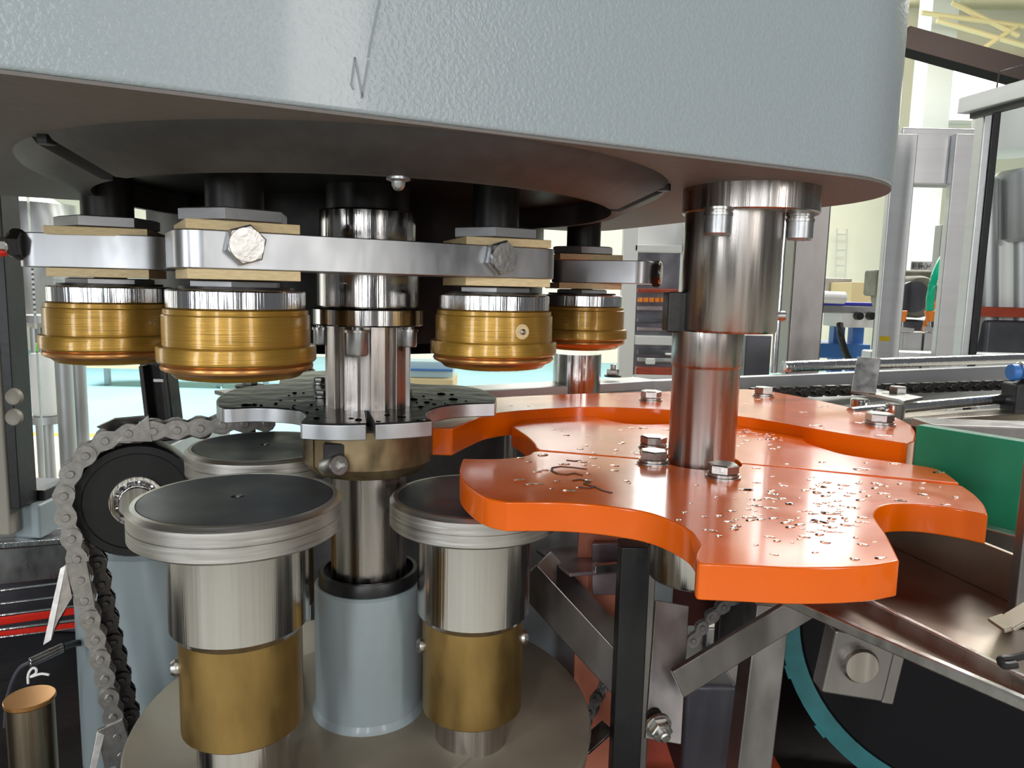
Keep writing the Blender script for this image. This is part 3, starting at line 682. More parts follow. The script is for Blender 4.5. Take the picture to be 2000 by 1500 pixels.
def pedestal(x, y, ztop, Rr, ys, label):
    t = thing('lifting_pedestal', label, 'pedestal', (x, y, H), 0, 'lifting pedestals')
    th = .0175 * Rr / .0516
    obj('rim', G().lathe([(Rr - .002, ztop - th), (Rr, ztop - th + .0015), (Rr, ztop - th * .53), (Rr - .0005, ztop - th * .52), (Rr - .0005, ztop - th * .5), (Rr, ztop - th * .49), (Rr, ztop - .0022), (Rr - .0022, ztop), (Rr - .0045, ztop + .0001), (Rr - .005, ztop - .001)], 96), M_rim, t)
    pd = obj('pad', G().lathe([(Rr - .0048, ztop - .002), (Rr - .0050, ztop + .0001), (.0035, ztop + .0002), (.0033, ztop - .0004), (.0001, ztop - .0006)], 80), M_pad, t, label='round slate rubber pad')
    obj('centre_mark', G().lathe([(.0012, ztop), (.0012, ztop + .0006), (.0001, ztop + .0007)], 16), M_rim, pd)
    r1, z1, r2, z2, r3 = ys
    obj('steel_sleeve', G().lathe([(r1 - .003, z1), (r1, z1 + .004), (r1, ztop - th - .0025), (r1 + .0, ztop - th)], 80), M_turn, t)
    obj('bronze_bush', G().lathe([(r2 - .001, z2), (r2, z2 + .001), (r2, z1)], 80), M_brass, t)
    obj('lower_stem', G().lathe([(r3, TZ), (r3, z2)], 64), M_turn, t)
    return t
px_, d_ = 470, .366
zf1 = za(480, 1285, .366 - .034) - H; zf2 = za(480, 1478, .366 - .0305) - H
t = pedestal(-.1383, .366, -.1079, .0516, (.0345, zf1, .0305, max(zf2, TZ + .012), .0235), 'front left lifting pedestal with broad slate pad, nearest the camera')
c = at(368, 1320, .345) - t.location; ax = Vector((-.9, -.45, 0)).normalized()
s_ = obj('grease_screw', G().lathe([(.004, -.002), (.0045, 0), (.0045, .002), (.003, .004), (.0015, .004)], 20, Matrix.Translation(Vector((-.0275, -.0125, c.z))) @ ax.to_track_quat('Z', 'Y').to_matrix().to_4x4()), M_bolt, t)
zf1 = za(930, 1250, .43 - .034) - H; zf2 = za(930, 1433, .43 - .0305) - H
t = pedestal(-.0205, .43, -.1219, .0505, (.0340, zf1, .0305, zf2, .0225), 'right lifting pedestal partly beneath the orange star wheel')
ax = Vector((-1, -.15, 0)).normalized(); cz = za(818, 1268, .42) - H
obj('grease_screw', G().lathe([(.004, -.002), (.0045, 0), (.0045, .002), (.003, .004), (.0015, .004)], 20, Matrix.Translation(Vector((-.0300, -.005, cz))) @ ax.to_track_quat('Z', 'Y').to_matrix().to_4x4()), M_bolt, t)
ax = Vector((1, -.1, 0)).normalized(); cz = za(1028, 1255, .42) - H
obj('grease_screw', G().lathe([(.004, -.002), (.0045, 0), (.0045, .002), (.003, .004), (.0015, .004)], 20, Matrix.Translation(Vector((.0300, -.003, cz))) @ ax.to_track_quat('Z', 'Y').to_matrix().to_4x4()), M_bolt, t)
t = pedestal(-.1658, .49, -.1080, .0505, (.0340, -.16, .0305, -.22, .0225), 'rear left lifting pedestal half hidden behind the steel star wheel')

# ================================================================== BIG SHAFT AT RIGHT
SX, SY = .1150, .437
fx = at(1466, 385, .437).x
t = thing('transfer_shaft', 'thick turned steel shaft with sleeve and bolted flange, right of centre', 'shaft', (SX, SY, H))
c = (fx - SX, 0)
obj('flange', G().lathe([(.0375, .0455), (.0382, .0462), (.0382, .0602), (.0376, .061)], 80, c=c), M_turn2, t)
cs = (at(1425, 540, .437).x - SX, -.002)
zb = za(1416, 652, .41) - H
obj('sleeve', G().lathe([(.0266, zb), (.0275, zb + .0015), (.0275, .0455)], 80, c=cs), M_turn2, t)
zl = za(1385, 720, .418) - H
obj('shaft', G().lathe([(.0196, -.128), (.0196, zl - .0012), (.0201, zl), (.0206, zl + .001), (.0206, zb)], 72), M_turn2, t)
zk0 = za(1312, 648, .437) - H; zk1 = za(1312, 570, .437) - H
obj('key_block', G().box((at(1322, 610, .437).x - SX, .0, (zk0 + zk1) / 2), (.014, .016, zk1 - zk0)), M_blkm, t, .001)
for px, py, dd in ((1403, 415, .402), (1563, 430, .425)):
    q = at(px, py, dd); q = Vector((q.x - SX, q.y - SY, .0455)); Mq = Matrix.Translation(q)
    s_ = obj('socket_screw', G().lathe([(.0001, -.0115), (.003, -.0115), (.0034, -.0145), (.0066, -.0145), (.0073, -.0135), (.0073, -.0045), (.004, -.0045), (.004, 0)], 32, Mq), M_capb, t, label='grey socket cap screw')
    obj('spring_washer', G().lathe([(.0078, -.0044), (.0078, -.0028), (.0072, -.0026), (.0072, -.0016), (.0078, -.0014), (.0078, 0)], 28, Mq), M_bolt, s_)
zs_ = [za(1500, 700, .46) - H]
# ================================================================== ORANGE STAR WHEEL
ZO = -.100; TH = .0145
hole = [(SX + .0235 * math.cos(a), SY + .0235 * math.sin(a)) for a in [i * 2 * PI / 40 for i in range(40)]]
def zz1(l): return [(800 + x / 3.262, 720 + y / 3.262) for x, y in l]
def zz2(l): return [(1350 + x / 3.077, 720 + y / 3.077) for x, y in l]
front = [[(1051, 881), (1040, 889)], zz1([(785, 530), (740, 555), (600, 572), (450, 575), (340, 572)]), [(904, 895.5), (898, 916), (901, 935), (923, 957), (953, 973), (990, 981)],
         [(990, 981), (1076, 981), (1140, 984), (1198, 990), (1260, 1000), (1306, 1015), (1348, 1038), (1368, 1066)], [(1368, 1066), (1360, 1082), (1363, 1098), (1380, 1101)],
         [(1380, 1101), (1450, 1104), (1540, 1108), (1620, 1108), (1700, 1104), (1757, 1095)], zz2([(1253, 1152), (1210, 1065), (1170, 990), (1120, 920), (1103, 872), (1140, 828), (1240, 811), (1400, 815), (1600, 842), (1785, 878)]),
         zz2([(1785, 878), (1760, 815), (1700, 752), (1625, 700)])]
rear = [zz2([(1612, 688), (1540, 632), (1460, 598), (1300, 571), (950, 521), (800, 481), (700, 446), (676, 416), (700, 390), (762, 372)]), [(1597, 841), (1500, 827), (1444, 818), (1380, 815), (1350, 820)],
        [(1350, 820), (1309, 827), (1260, 829), (1214, 826), (1168, 816)], [(1168, 816), (1152, 812), (1107, 812), (1045, 818), (999, 833)], [(999, 833), (1027, 851), (1043, 866), (1047, 874), (1052, 878)]]
def seam(p0, p1, n=2): return [tuple(onz(p0[0] + (p1[0] - p0[0]) * i / n, p0[1] + (p1[1] - p0[1]) * i / n, ZO)[:2]) for i in range(n + 1)]
aR_ = math.radians(-12); aL_ = math.radians(190)
t = thing('orange_star_wheel', 'large wet orange plastic star wheel around the big shaft', 'star wheel', (SX, SY, H + ZO))
fr = plan(front, ZO, 6) + [tuple(onz(1876, 948, ZO)[:2])]
# hole arc for front: from right seam clockwise below to left seam
fr += [(SX + .0235 * math.cos(a), SY + .0235 * math.sin(a)) for a in [math.radians(-14) - (math.radians(-14) + math.radians(172)) * i / 18 for i in range(19)]]
rr_ = plan(rear, ZO, 6) + [tuple(onz(1052, 878.5, ZO)[:2])]
rr_ += [(SX + .0235 * math.cos(a), SY + .0235 * math.sin(a)) for a in [math.radians(184) - math.radians(194) * i / 20 for i in range(21)]]
for nm, pp in (('wheel_half', fr), ('wheel_half', rr_)):
    obj(nm, G().prism([(x - SX, y - SY) for x, y in pp], -TH, 0), M_orange, t, .0009, seg=3)
def hexbolt(t, px, py, z, r=.0085, h=.0052):
    p = onz(px, py, z) - t.location; Mq = Matrix.Translation(p)
    b = obj('hex_bolt', G().hexa(r, .0026, .0026 + h, Mq, ch=.1, rot=random.random()), M_bolt, t, label='steel hex bolt')
    obj('washer', G().lathe([(r * 1.12, 0), (r * 1.12, .0010), (r * .9, .0011), (r * .9, .0014), (r * 1.02, .0015), (r * 1.02, .0026)], 28, Mq), M_bolt, b)
for px, py in ((1276, 904), (1276, 874), (1412, 932)): hexbolt(t, px, py, ZO)
# hub below the wheel
h_ = thing('wheel_hub', 'bronze flanged hub with steel neck under the orange star wheel', 'hub', (SX, SY, H))
obj('flange', G().lathe([(.035, ZO - TH - .022), (.037, ZO - TH - .02), (.037, ZO - TH)], 64), M_brass2, h_)
obj('neck', G().lathe([(.028, -.172), (.029, -.170), (.029, ZO - TH - .022)], 64), M_turn, h_)
# drops
g = G(); g2 = G()
def inside(x, y, poly):
    r_ = False; j = len(poly) - 1
    for i in range(len(poly)):
        if ((poly[i][1] > y) != (poly[j][1] > y)) and (x < (poly[j][0] - poly[i][0]) * (y - poly[i][1]) / (poly[j][1] - poly[i][1]) + poly[i][0]): r_ = not r_
        j = i
    return r_
cnt = 0
while cnt < 330:
    if random.random() < .6: px = random.gauss(1620, 120); py = random.gauss(985, 50)
    elif random.random() < .5: px = random.gauss(1500, 60); py = random.gauss(850, 16)
    else: px = random.uniform(1000, 1320); py = random.uniform(825, 960)
    p = onz(px, py, ZO); ok = False
    for poly in (fr, rr_):
        if inside(p.x, p.y, poly) and all(inside(p.x + dx, p.y + dy, poly) for dx, dy in ((.004, 0), (-.004, 0), (0, .004), (0, -.004))): ok = True
    cnt += 1
    if not ok: continue
    r = random.uniform(.0005, .0013) * (1.5 if random.random() < .12 else 1)
    g.lathe([(r, 0), (r * .85, r * .25), (r * .4, r * .42), (.0001, r * .46)], 9, Matrix.Translation((p.x - SX, p.y - SY, .0001)) @ Matrix.Rotation(random.uniform(-.5, .5), 4, 'Z') @ Matrix.Diagonal((random.uniform(1, 3.2), 1, 1, 1)))
obj('water_drops', g, M_drop, t, kind='stuff')
# marker scribble
g = G()
def ink(l, w=.0006):
    for a, b in zip(l[:-1], l[1:]):
        p = onz(*a, ZO + .0002) - t.location; q = onz(*b, ZO + .0002) - t.location; g.bar(p, q, .0012, .0003)
for l in (zz1([(910, 630), (960, 622), (1040, 628), (1130, 640)]), zz1([(910, 630), (905, 650), (940, 668), (1000, 675), (1050, 665), (1100, 678)]), zz1([(1040, 712), (1090, 705), (1150, 722), (1110, 732), (1180, 752), (1140, 762), (1080, 755)]), zz1([(1180, 752), (1230, 775), (1290, 790)]), zz1([(1000, 582), (1050, 588), (1090, 585)])):
    ink(l)
obj('marker_scribble', g, M_ink, t, label='black handwritten marker strokes')

# rear orange guide
ZR = -.0925
t = thing('orange_guide_rail', 'curved orange plastic guide plate behind the orange star wheel', 'guide', (.1, .5, H + ZR))
gsegs = [[(842, 836), (884, 837)], [(884, 837), (918, 822), (953, 810), (1015, 802), (1107, 796), (1168, 795), (1240, 797), (1315, 801), (1444, 813), (1540, 828), (1600, 839), (1700, 855), (1772, 866)],
         [(1772, 866), (1785, 861)], [(1785, 861), (1788, 845), (1780, 830)], [(1780, 830), (1740, 812), (1660, 795), (1580, 778), (1512, 765)], [(1512, 765), (1450, 760), (1310, 764), (1100, 770), (950, 778), (880, 792), (842, 815)], [(842, 815), (842, 836)]]
gp_ = plan(gsegs, ZR, 5)
obj('guide_plate', G().prism([(x - .1, y - .5) for x, y in gp_], -.0185, 0), M_orange, t, .0009, seg=3)
for px, py, r in ((1271, 782, .0088), (1491, 774, .0088), (1717, 829, .0098)): hexbolt(t, px, py, ZR, r, .006)
g = G()
for i in range(40):
    px = random.uniform(900, 1750); py = random.uniform(765, 860); p = onz(px, py, ZR)
    if not inside(p.x, p.y, gp_): continue
    r = random.uniform(.0006, .0014); g.lathe([(r, 0), (r * .85, r * .25), (.0001, r * .46)], 9, Matrix.Translation((p.x - .1, p.y - .5, .0001)) @ Matrix.Diagonal((random.uniform(1.5, 5), 1, 1, 1)))
obj('water_drops', g, M_drop, t, kind='stuff')
for px, py in ((1000, 800), (1491, 790), (1700, 845)):
    p = onz(px, py, ZR); obj('support_stud', G().rod((p.x - .1, p.y - .5, -.12), (p.x - .1, p.y - .5, -.018), .006, 14), M_frame, t)

# ================================================================== CONVEYOR AT RIGHT
# green guide plate
a = at(1786, 860, .44); b = at(2060, 940, .37)
t = thing('green_guide', 'thick green plastic guide plate at the right edge', 'guide', (a.x, a.y, a.z))
a0 = at(1788, 838, .455); b0 = at(2080, 897, .39); zb = za(1980, 1045, .40)
d = (b0 - a0); d.z = 0; L = d.length; d.normalize(); nrm = Vector((-d.y, d.x, 0)); ztop = za(1788, 830, .455)
pts = [a0, a0 + d * L, a0 + d * L + nrm * .011, a0 + nrm * .011]
obj('plate', G().prism([(p.x - a.x, p.y - a.y) for p in pts], zb - a.z, ztop - a.z), M_green, t, .0012, seg=3)
# trough sheet under wheel
ZT = -.142
def pz(px, py, z=ZT): return tuple(onz(px, py, z)[:2])
t = thing('conveyor_trough', 'brown tinted stainless conveyor trough sloping to the lower right corner', 'trough', (.2, .3, H + ZT))
o_ = Vector((.2, .3))
sh = [pz(1510, 1160), pz(2060, 1400), pz(2260, 1330), pz(1730, 1048)]
obj('bed_sheet', G().prism([(x - .2, y - .3) for x, y in sh], -.002, 0), M_conv, t, .0004)
e0 = Vector(pz(1500, 1158)); e1 = Vector(pz(2080, 1412)); dd = (e1 - e0).normalized(); nn_ = Vector((dd.y, -dd.x))
obj('front_lip', G().bar((e0.x - .2, e0.y - .3, .0005), (e1.x - .2, e1.y - .3, .0005), .004, .005), M_plate, t, .001)
f0 = Vector(pz(1640, 1168)); f1 = Vector(pz(2090, 1400)); 
obj('inner_ridge', G().bar((f0.x - .2, f0.y - .3, .003), (f1.x - .2, f1.y - .3, .003), .003, .007), M_plate, t, .0008)
w0 = Vector(pz(1720, 1055)); w1 = Vector(pz(2080, 1225))
obj('side_wall', G().bar((w0.x - .2, w0.y - .3, .0115), (w1.x - .2, w1.y - .3, .0115), .003, .023), M_conv, t, .0006)
q = at(1985, 1050, .31) - t.location
obj('corner_post', G().box((q.x + .012, q.y, .045), (.022, .006, .09)), M_frame, t, .001)
# hook bracket
pts = catm([at(2010, 1278, .24), at(1975, 1286, .24), at(1955, 1288, .24), at(1962, 1300, .238), at(1985, 1298, .238)])
tag(obj('hook', G().tube([p - Vector((0, 0, 0)) for p in pts], .0014, 8), M_blkm), 'small dark bent hook above trough at lower right edge', 'hook')
g = G().bar(at(2015, 1190, .26), at(1968, 1218, .262), .012, .0015); g.bar(at(1975, 1212, .262), at(1945, 1222, .262), .01, .0015)
tag(obj('bent_bracket', g, M_conv, bevel=.0004), 'bright bent sheet bracket at the right edge above the trough', 'bracket')
tag(obj('pale_strip', G().bar(at(1905, 1042, .40), at(2060, 1085, .36), .01, .012), M_plate, bevel=.001), 'short pale steel strip under the green guide plate', 'strip')

# guide rods and bracket
t = thing('guide_rod', 'upper polished steel guide rod ending right of the shaft', 'rod', at(1530, 716, .66))
a = Vector((0, 0, 0)); b = at(2150, 694, .82) - t.location
obj('rod', G().rod(a, b, .0050, 28), M_ring, t)
tag(obj('guide_rod', G().rod(at(1660, 806, .60), at(2150, 762, .72), .0048, 24), M_ring), 'lower steel guide rod beneath the bracket plate', 'rod')
t = thing('rod_bracket', 'bent steel bracket plate carrying the guide rods', 'bracket', at(1715, 770, .60)); L = t.location
obj('upright_plate', G().bar(at(1686, 768, .62) - L, at(1697, 700, .65) - L, .019, .003), M_plate, t, .0005)
pl = [onz(1668, 762, -.083), onz(1700, 757, -.083), onz(1803, 775, -.083), onz(1765, 783, -.083), onz(1755, 779, -.083)]
obj('flat_plate', G().prism([(p.x - L.x, p.y - L.y) for p in pl], H - .083 - L.z - .003, H - .083 - L.z), M_plate, t, .0005)
for px, dd_ in ((1680, .625), (1750, .60)):
    q = at(px, 775, dd_) - L; obj('standoff', G().rod((q.x, q.y, -.045), (q.x, q.y, H - .086 - L.z), .0075, 24), M_turn, t)
q = onz(1753, 768, -.083) - L; obj('nut', G().hexa(.0075, .0, .006, Matrix.Translation((q.x, q.y, H - .083 - L.z))), M_bolt, t)
q = onz(1678, 761, -.083) - L
# slat conveyor bed and chain behind
t = thing('slat_conveyor', 'dark oiled chain conveyor running behind the orange guide', 'conveyor', (.45, .75, H - .13))
L = t.location
obj('bed', G().bar(at(1450, 800, .82) - L, at(2200, 758, .98) - L, .10, .004), M_blkm, t)
p0 = at(1475, 768, .78); p1 = at(2080, 748, .96); dv = (p1 - p0); n_ = 24
lk = G(); lk.box((0, 0, 0), (.013, .006, .012)); lk.rod((-.004, -.006, 0), (-.004, .006, 0), .0035, 10); lk.rod((.005, -.004, 0), (.005, .004, 0), .0055, 10)
lk0 = obj('chain_link', lk, M_chaind, t, .0006); ang_ = math.atan2(dv.y, dv.x)
for i in range(n_):
    o = lk0 if i == 0 else lk0.copy()
    if i: COL.objects.link(o); o.parent = t
    o.location = p0 + dv * (i / n_) - L; o.rotation_euler = (0, 0, ang_)
tr = obj('wear_strip', G().bar(at(1560, 830, .60) - L, at(2150, 800, .68) - L, .03, .006), M_conv, t, .001)
obj('wear_strip', G().bar(at(1700, 850, .56) - L, at(2150, 838, .62) - L, .02, .006), M_conv, t, .001)
obj('channel', G().bar(at(1800, 838, .52) - L, at(2150, 850, .52) - L, .03, .012), M_frame, t, .001)
a = at(1988, 735, .66); b = at(1968, 728, .66)
t = thing('rod_clamp', 'blue and chrome cross clamp on the guide rods at right edge', 'clamp', at(1985, 750, .655)); L = t.location
obj('blue_cap', G().rod(at(1972, 727, .66) - L, at(1988, 727, .66) - L, .0075, 20), M_blue, t, label='blue cap')
obj('chrome_knob', G().rod(at(1988, 727, .66) - L, at(2010, 727, .66) - L, .0095, 20), M_ring, t)
obj('block', G().box(at(1992, 780, .66) - L, (.022, .022, .03)), M_blk, t, .002, label='black clamp block')

# black drum with teal belt under trough
c = at(1850, 1232, .62); ax = (Vector((0, 0, H)) - c); ax.z = 0; ax = Vector((-.42, -1, .22)).normalized()
t = thing('return_drum', 'large black drum with teal belt beneath the trough at lower right', 'drum', c)
Mx = ax.to_track_quat('Z', 'Y').to_matrix().to_4x4()
obj('drum', G().lathe([(.120, -.04), (.123, -.038), (.123, .038), (.118, .042), (.02, .042)], 72, Mx), mat('matt_black_rubber', (.006, .006, .007), 0, .7, spec=.15), t)
obj('teal_belt', G().lathe([(.123, -.036), (.137, -.036), (.137, .040), (.123, .040)], 72, Mx), M_teal, t, label='teal belt wrapped on the drum')
for i in range(16):
    a = 2 * PI * i / 16
    g = G().box((.1376, 0, .002), (.003, .012, .078), Mx @ Matrix.Rotation(a, 4, 'Z')); obj('cleat', g, M_teal, t, .0006)
p = at(1668, 1290, .335)
t = thing('bearing_block', 'square steel bearing block with round cap in front of the drum', 'bearing', p)
Mb = Matrix.Rotation(math.radians(8), 4, 'Y')
obj('block', G().box((0, 0, 0), (.030, .012, .032), Mb), M_frame, t, .0015)
obj('cap', G().lathe([(.0085, 0), (.0085, .003), (.0075, .0045), (.0001, .0045)], 40, Matrix.Translation((-.001, -.006, .002)) @ Matrix.Rotation(PI / 2, 4, 'X')), M_turn2, t)
obj('side_plate', G().box((.019, .004, -.003), (.006, .014, .03), Mb), M_frame, t, .001)
# red tray and dark panels behind legs
tag(obj('red_tray', G().box((.15, .56, .935), (.17, .30, .04)), M_tray, bevel=.003), 'dull red orange tray low beneath the trough', 'tray')
tag(obj('partition_sheet', G().box((.33, .86, (.915 + H - .15) / 2), (.5, .01, H - .15 - .915)), mat('dark_red_sheet', (.10, .02, .012), 0, .5), bevel=.002), 'dull red panel standing behind the steel legs', 'panel')

# ================================================================== FRAME LEGS
t = thing('support_frame', 'welded stainless support frame with diagonal brace under the orange star wheel', 'frame', (.08, .40, H - .30)); L = t.location
def leg(name, px, pyt, pyb, d, wd, dep, mt, bev=.001):
    a = at(px, pyt, d); b = at(px, pyb, d); b.x = a.x; b.y = a.y; c = (a + b) / 2 - L
    return obj(name, G().box(c, (wd, dep, a.z - b.z)), mt, t, bev)
leg('post', 1238, 1060, 1560, .47, .019, .018, M_blk)
leg('post', 1262, 1085, 1560, .472, .010, .02, M_frame)
fb = obj('flat_bar', G().bar(at(1312, 1178, .425) - L, at(1294, 1448, .385) - L, .0205, .0035, up=(0, 1, 0)), M_frame, t, .0006)
a = at(1312, 1080, .39); b = at(1290, 1455, .36)
obj('leg', G().bar(at(1500, 1175, .46) - L, at(1452, 1580, .44) - L, .022, .022, up=(0, 1, 0)), M_frame, t, .0012)
obj('brace', G().bar(at(1322, 1335, .385) - L, at(1600, 1165, .41) - L, .017, .004, up=(0, -1, 0)), M_frame, t, .0008)
obj('cross_tube', G().bar(at(1040, 1110, .52) - L, at(1232, 1318, .492) - L, .031, .026), M_frame, t, .001)
bq = at(1287, 1420, .378); ax = Vector((.25, -1, -.15)).normalized(); Mq = Matrix.Translation(bq - L) @ ax.to_track_quat('Z', 'Y').to_matrix().to_4x4()
obj('washer', G().lathe([(.0075, -.002), (.0075, 0)], 28, Mq), M_bolt, t); nb = obj('nut', G().hexa(.0062, 0, .0052, Mq), M_bolt, t); obj('stud', G().lathe([(.003, .005), (.003, .0085), (.0022, .0092)], 18, Mq), M_bolt, nb)
obj('slot', G().lathe([(.0045, -.0030), (.0045, -.0008)], 24, Matrix.Translation(at(1280, 1402, .3815) - L) @ ax.to_track_quat('Z', 'Y').to_matrix().to_4x4()), M_blk, t)
# gear cover, plum brackets, panels behind
tag(obj('rear_deck', G().box((-.03, .765, (H - .122 + .915) / 2), (.34, .10, H - .122 - .915)), M_skirt, bevel=.003), 'dark grey machine deck behind the central column and rear pedestal', 'deck')
tag(obj('gear_case', G().box((.075, .67, (H - .17 + .915) / 2), (.15, .07, H - .17 - .915)), M_paint2, bevel=.006), 'grey painted gear case behind the right pedestal', 'case')
t = thing('plum_bracket', 'plum grey folded bracket beneath the orange wheel, left of black post', 'bracket', at(1170, 1090, .52)); L = t.location
obj('shelf', G().bar(at(1105, 1072, .58) - L, at(1178, 1118, .50) - L, .05, .003), M_plum, t, .0006)
obj('edge', G().bar(at(1160, 1112, .49) - L, at(1232, 1103, .50) - L, .004, .006), M_plate, t, .0006)
obj('upright', G().bar(at(1195, 1060, .53) - L, at(1195, 1160, .53) - L, .03, .004, up=(0, 1, 0)), M_plum, t, .0006)
tag(obj('copper_panel', G().box((.078, .545, H - .30), (.05, .006, .28)), mat('salmon_painted_panel', (.50, .17, .10), 0, .5), bevel=.001), 'salmon coloured panel seen between the turntable and black post', 'panel')
o = fbox(None, 'motor_box', 1330, 1325, 1440, 1560, .50, .10, M_machd, .004); tag(o, 'dark box low between the stainless legs', 'box')
o = fbox(None, 'pale_plate', 1372, 1220, 1478, 1360, .56, .01, M_plate, .002); tag(o, 'pale steel plate seen behind the diagonal brace', 'plate')
o = fbox(None, 'dark_guard', 1400, 1150, 1480, 1300, .50, .01, M_blkm, .002); tag(o, 'dark guard plate beside the rear chain under the wheel', 'plate')

# ================================================================== CHAINS
def bone(pitch, hgt, th, n=7):
    r = hgt / 2; pts = []
    for i in range(n + 1): a = -PI / 2 + math.radians(-20) + (PI + math.radians(40)) * i / n; pts.append((pitch / 2 + r * math.cos(a), r * math.sin(a)))
    pts.append((0, r * .62))
    for i in range(n + 1): a = PI / 2 + math.radians(-20) + (PI + math.radians(40)) * i / n; pts.append((-pitch / 2 + r * math.cos(a), r * math.sin(a)))
    pts.append((0, -r * .62)); return pts
def chain_protos(pitch, hgt, width, mt, t, plate_t=.0017):
    # local frame: x along, y sideways (towards viewer = -y), z outwards
    RX = Matrix.Rotation(PI / 2, 4, 'X')
    def mk(off, pins):
        g = G()
        for s in (-1, 1):
            g.prism(bone(pitch, hgt, plate_t), -plate_t / 2, plate_t / 2, Matrix.Translation((0, s * off, 0)) @ RX)
        for x in (-pitch / 2, pitch / 2):
            if pins: g.rod((x, -width / 2 - plate_t * 1.6, 0), (x, width / 2 + plate_t * 1.6, 0), hgt * .2, 14)
            else: g.rod((x, -width / 2 + plate_t, 0), (x, width / 2 - plate_t, 0), hgt * .34, 12)
        o = obj('chain_link', g, mt, t); return o
    return mk(width / 2, True), mk(width / 2 - plate_t * 1.3, False)
def run_chain(t, path, pitch, hgt, width, mt, side):
    # resample at pitch; the first two links are the prototypes
    P_ = [Vector(p) for p in path]; out = [P_[0]]; i = 0; cur = P_[0]
    for q in P_[1:]:
        while (q - cur).length >= pitch: cur = cur + (q - cur).normalized() * pitch; out.append(cur)
    A_, B_ = chain_protos(pitch, hgt, width, mt, t)
    for i in range(len(out) - 1):
        p = A_ if i % 2 == 0 else B_; o = p if i < 2 else p.copy()
        if i >= 2: COL.objects.link(o); o.parent = t
        x = (out[i + 1] - out[i]).normalized(); y = side.normalized(); z = x.cross(y)
        Mx = Matrix(((x.x, y.x, z.x, 0), (x.y, y.y, z.y, 0), (x.z, y.z, z.z, 0), (0, 0, 0, 1)))
        o.matrix_local = Matrix.Translation((out[i] + out[i + 1]) / 2 - t.location) @ Mx
    return out
Rc = at(268, 975, .525); nU = -V                       # chain plane normal towards camera
cp = Rc + nU * .018
def oc(px, py): return onpl(px, py, cp, nU)
t = thing('attachment_chain', 'steel roller chain with bent attachments looped over the black roller', 'chain', cp)
path = [(520, 826), (480, 828), (420, 832), (371, 839), (323, 841), (280, 843), (240, 848), (205, 860), (184, 876), (149, 908), (127, 948), (125, 991), (134, 1033), (146, 1073), (155, 1117), (163, 1163), (172, 1200), (184, 1240), (192, 1275), (201, 1310), (209, 1348), (217, 1385), (226, 1425), (236, 1470), (246, 1520)]
cw = .016
side = -nU
pitch = (oc(127, 948) - oc(125, 991)).length
c0 = cp - nU * cw / 2
outp = run_chain(t, catm([oc(*p) - nU * (cw / 2) for p in path], 8), pitch, pitch * .9, cw, M_chain, side)
# bent attachments
def attach(pts, name='attachment_plate', off=.002):
    g = G(); P3 = [oc(*p) + nU * off - cp for p in pts]
    vs = P3 + [p - nU * .003 for p in P3]; n = len(pts)
    g.add(vs, [tuple(range(n)), tuple(range(n, 2 * n))[::-1]] + [(i, (i + 1) % n, n + (i + 1) % n, n + i) for i in range(n)])
    return obj(name, g, M_chain, t, .0004)
def wing(p1, p2, p3, p4, dep):
    g = G(); q = [oc(*p) - cp for p in (p1, p2, p3, p4)]
    q = [q[0] + nU * .002, q[1] + nU * .002, q[2] + nU * dep, q[3] + nU * dep]; nr = (q[1] - q[0]).cross(q[2] - q[0]).normalized() * .0012
    vs = q + [x + nr for x in q]; g.add(vs, [(0, 1, 2, 3), (7, 6, 5, 4), (0, 4, 5, 1), (1, 5, 6, 2), (2, 6, 7, 3), (3, 7, 4, 0)])
    return obj('attachment_wing', g, M_chain, t, .0003)
attach([(128, 1100), (170, 1096), (186, 1178), (150, 1182), (138, 1140)])
wing((118, 1108), (130, 1100), (104, 1236), (88, 1246), .012)
wing((130, 1100), (142, 1165), (118, 1200), (104, 1236), .010)
attach([(190, 1425), (240, 1402), (262, 1480), (205, 1500)])
wing((190, 1425), (205, 1432), (186, 1500), (172, 1510), .012)
attach([(245, 846), (290, 810), (298, 862), (228, 862)])
wing((224, 818), (292, 812), (226, 856), (186, 842), -.014)
# rear strand of the chain, its shade put into the dark colour
pts = catm([oc(*p) - nU * .022 for p in [(400, 850), (330, 852), (275, 858), (215, 880), (170, 940), (160, 1000), (175, 1060), (195, 1150), (215, 1250), (235, 1340), (258, 1440), (270, 1520)]])
run_chain(thing('rear_chain', 'roller chain with shade put into its black colour, behind the bright chain at left', 'chain', cp - nU * .03), [p - Vector((0, 0, 0)) for p in pts], pitch, pitch * .8, .012, M_chaind, side)

ax_ = Vector((-.5, -.86, .1)).normalized()
def small_chain(label, pts, d0, d1):
    P_ = [at(x, y, d0 + (d1 - d0) * i / (len(pts) - 1)) for i, (x, y) in enumerate(pts)]
    t = thing('lower_chain', label, 'chain', P_[0]); run_chain(t, catm(P_, 8), .0105, .0095, .012, M_chaind, ax_); return t
small_chain('dark chain climbing beside the salmon panel, left of black post', [(1128, 1440), (1150, 1400), (1172, 1352), (1200, 1310), (1240, 1270)], .50, .52)
small_chain('small bright chain under the front lobe of orange wheel', [(1355, 1250), (1372, 1222), (1396, 1198), (1425, 1172), (1460, 1160)], .47, .49)
tag(obj('chain_flight', G().bar(at(1138, 1462, .485), at(1188, 1418, .495), .014, .002), M_plate, bevel=.0004), 'folded bright steel flight below the dark climbing chain', 'plate')
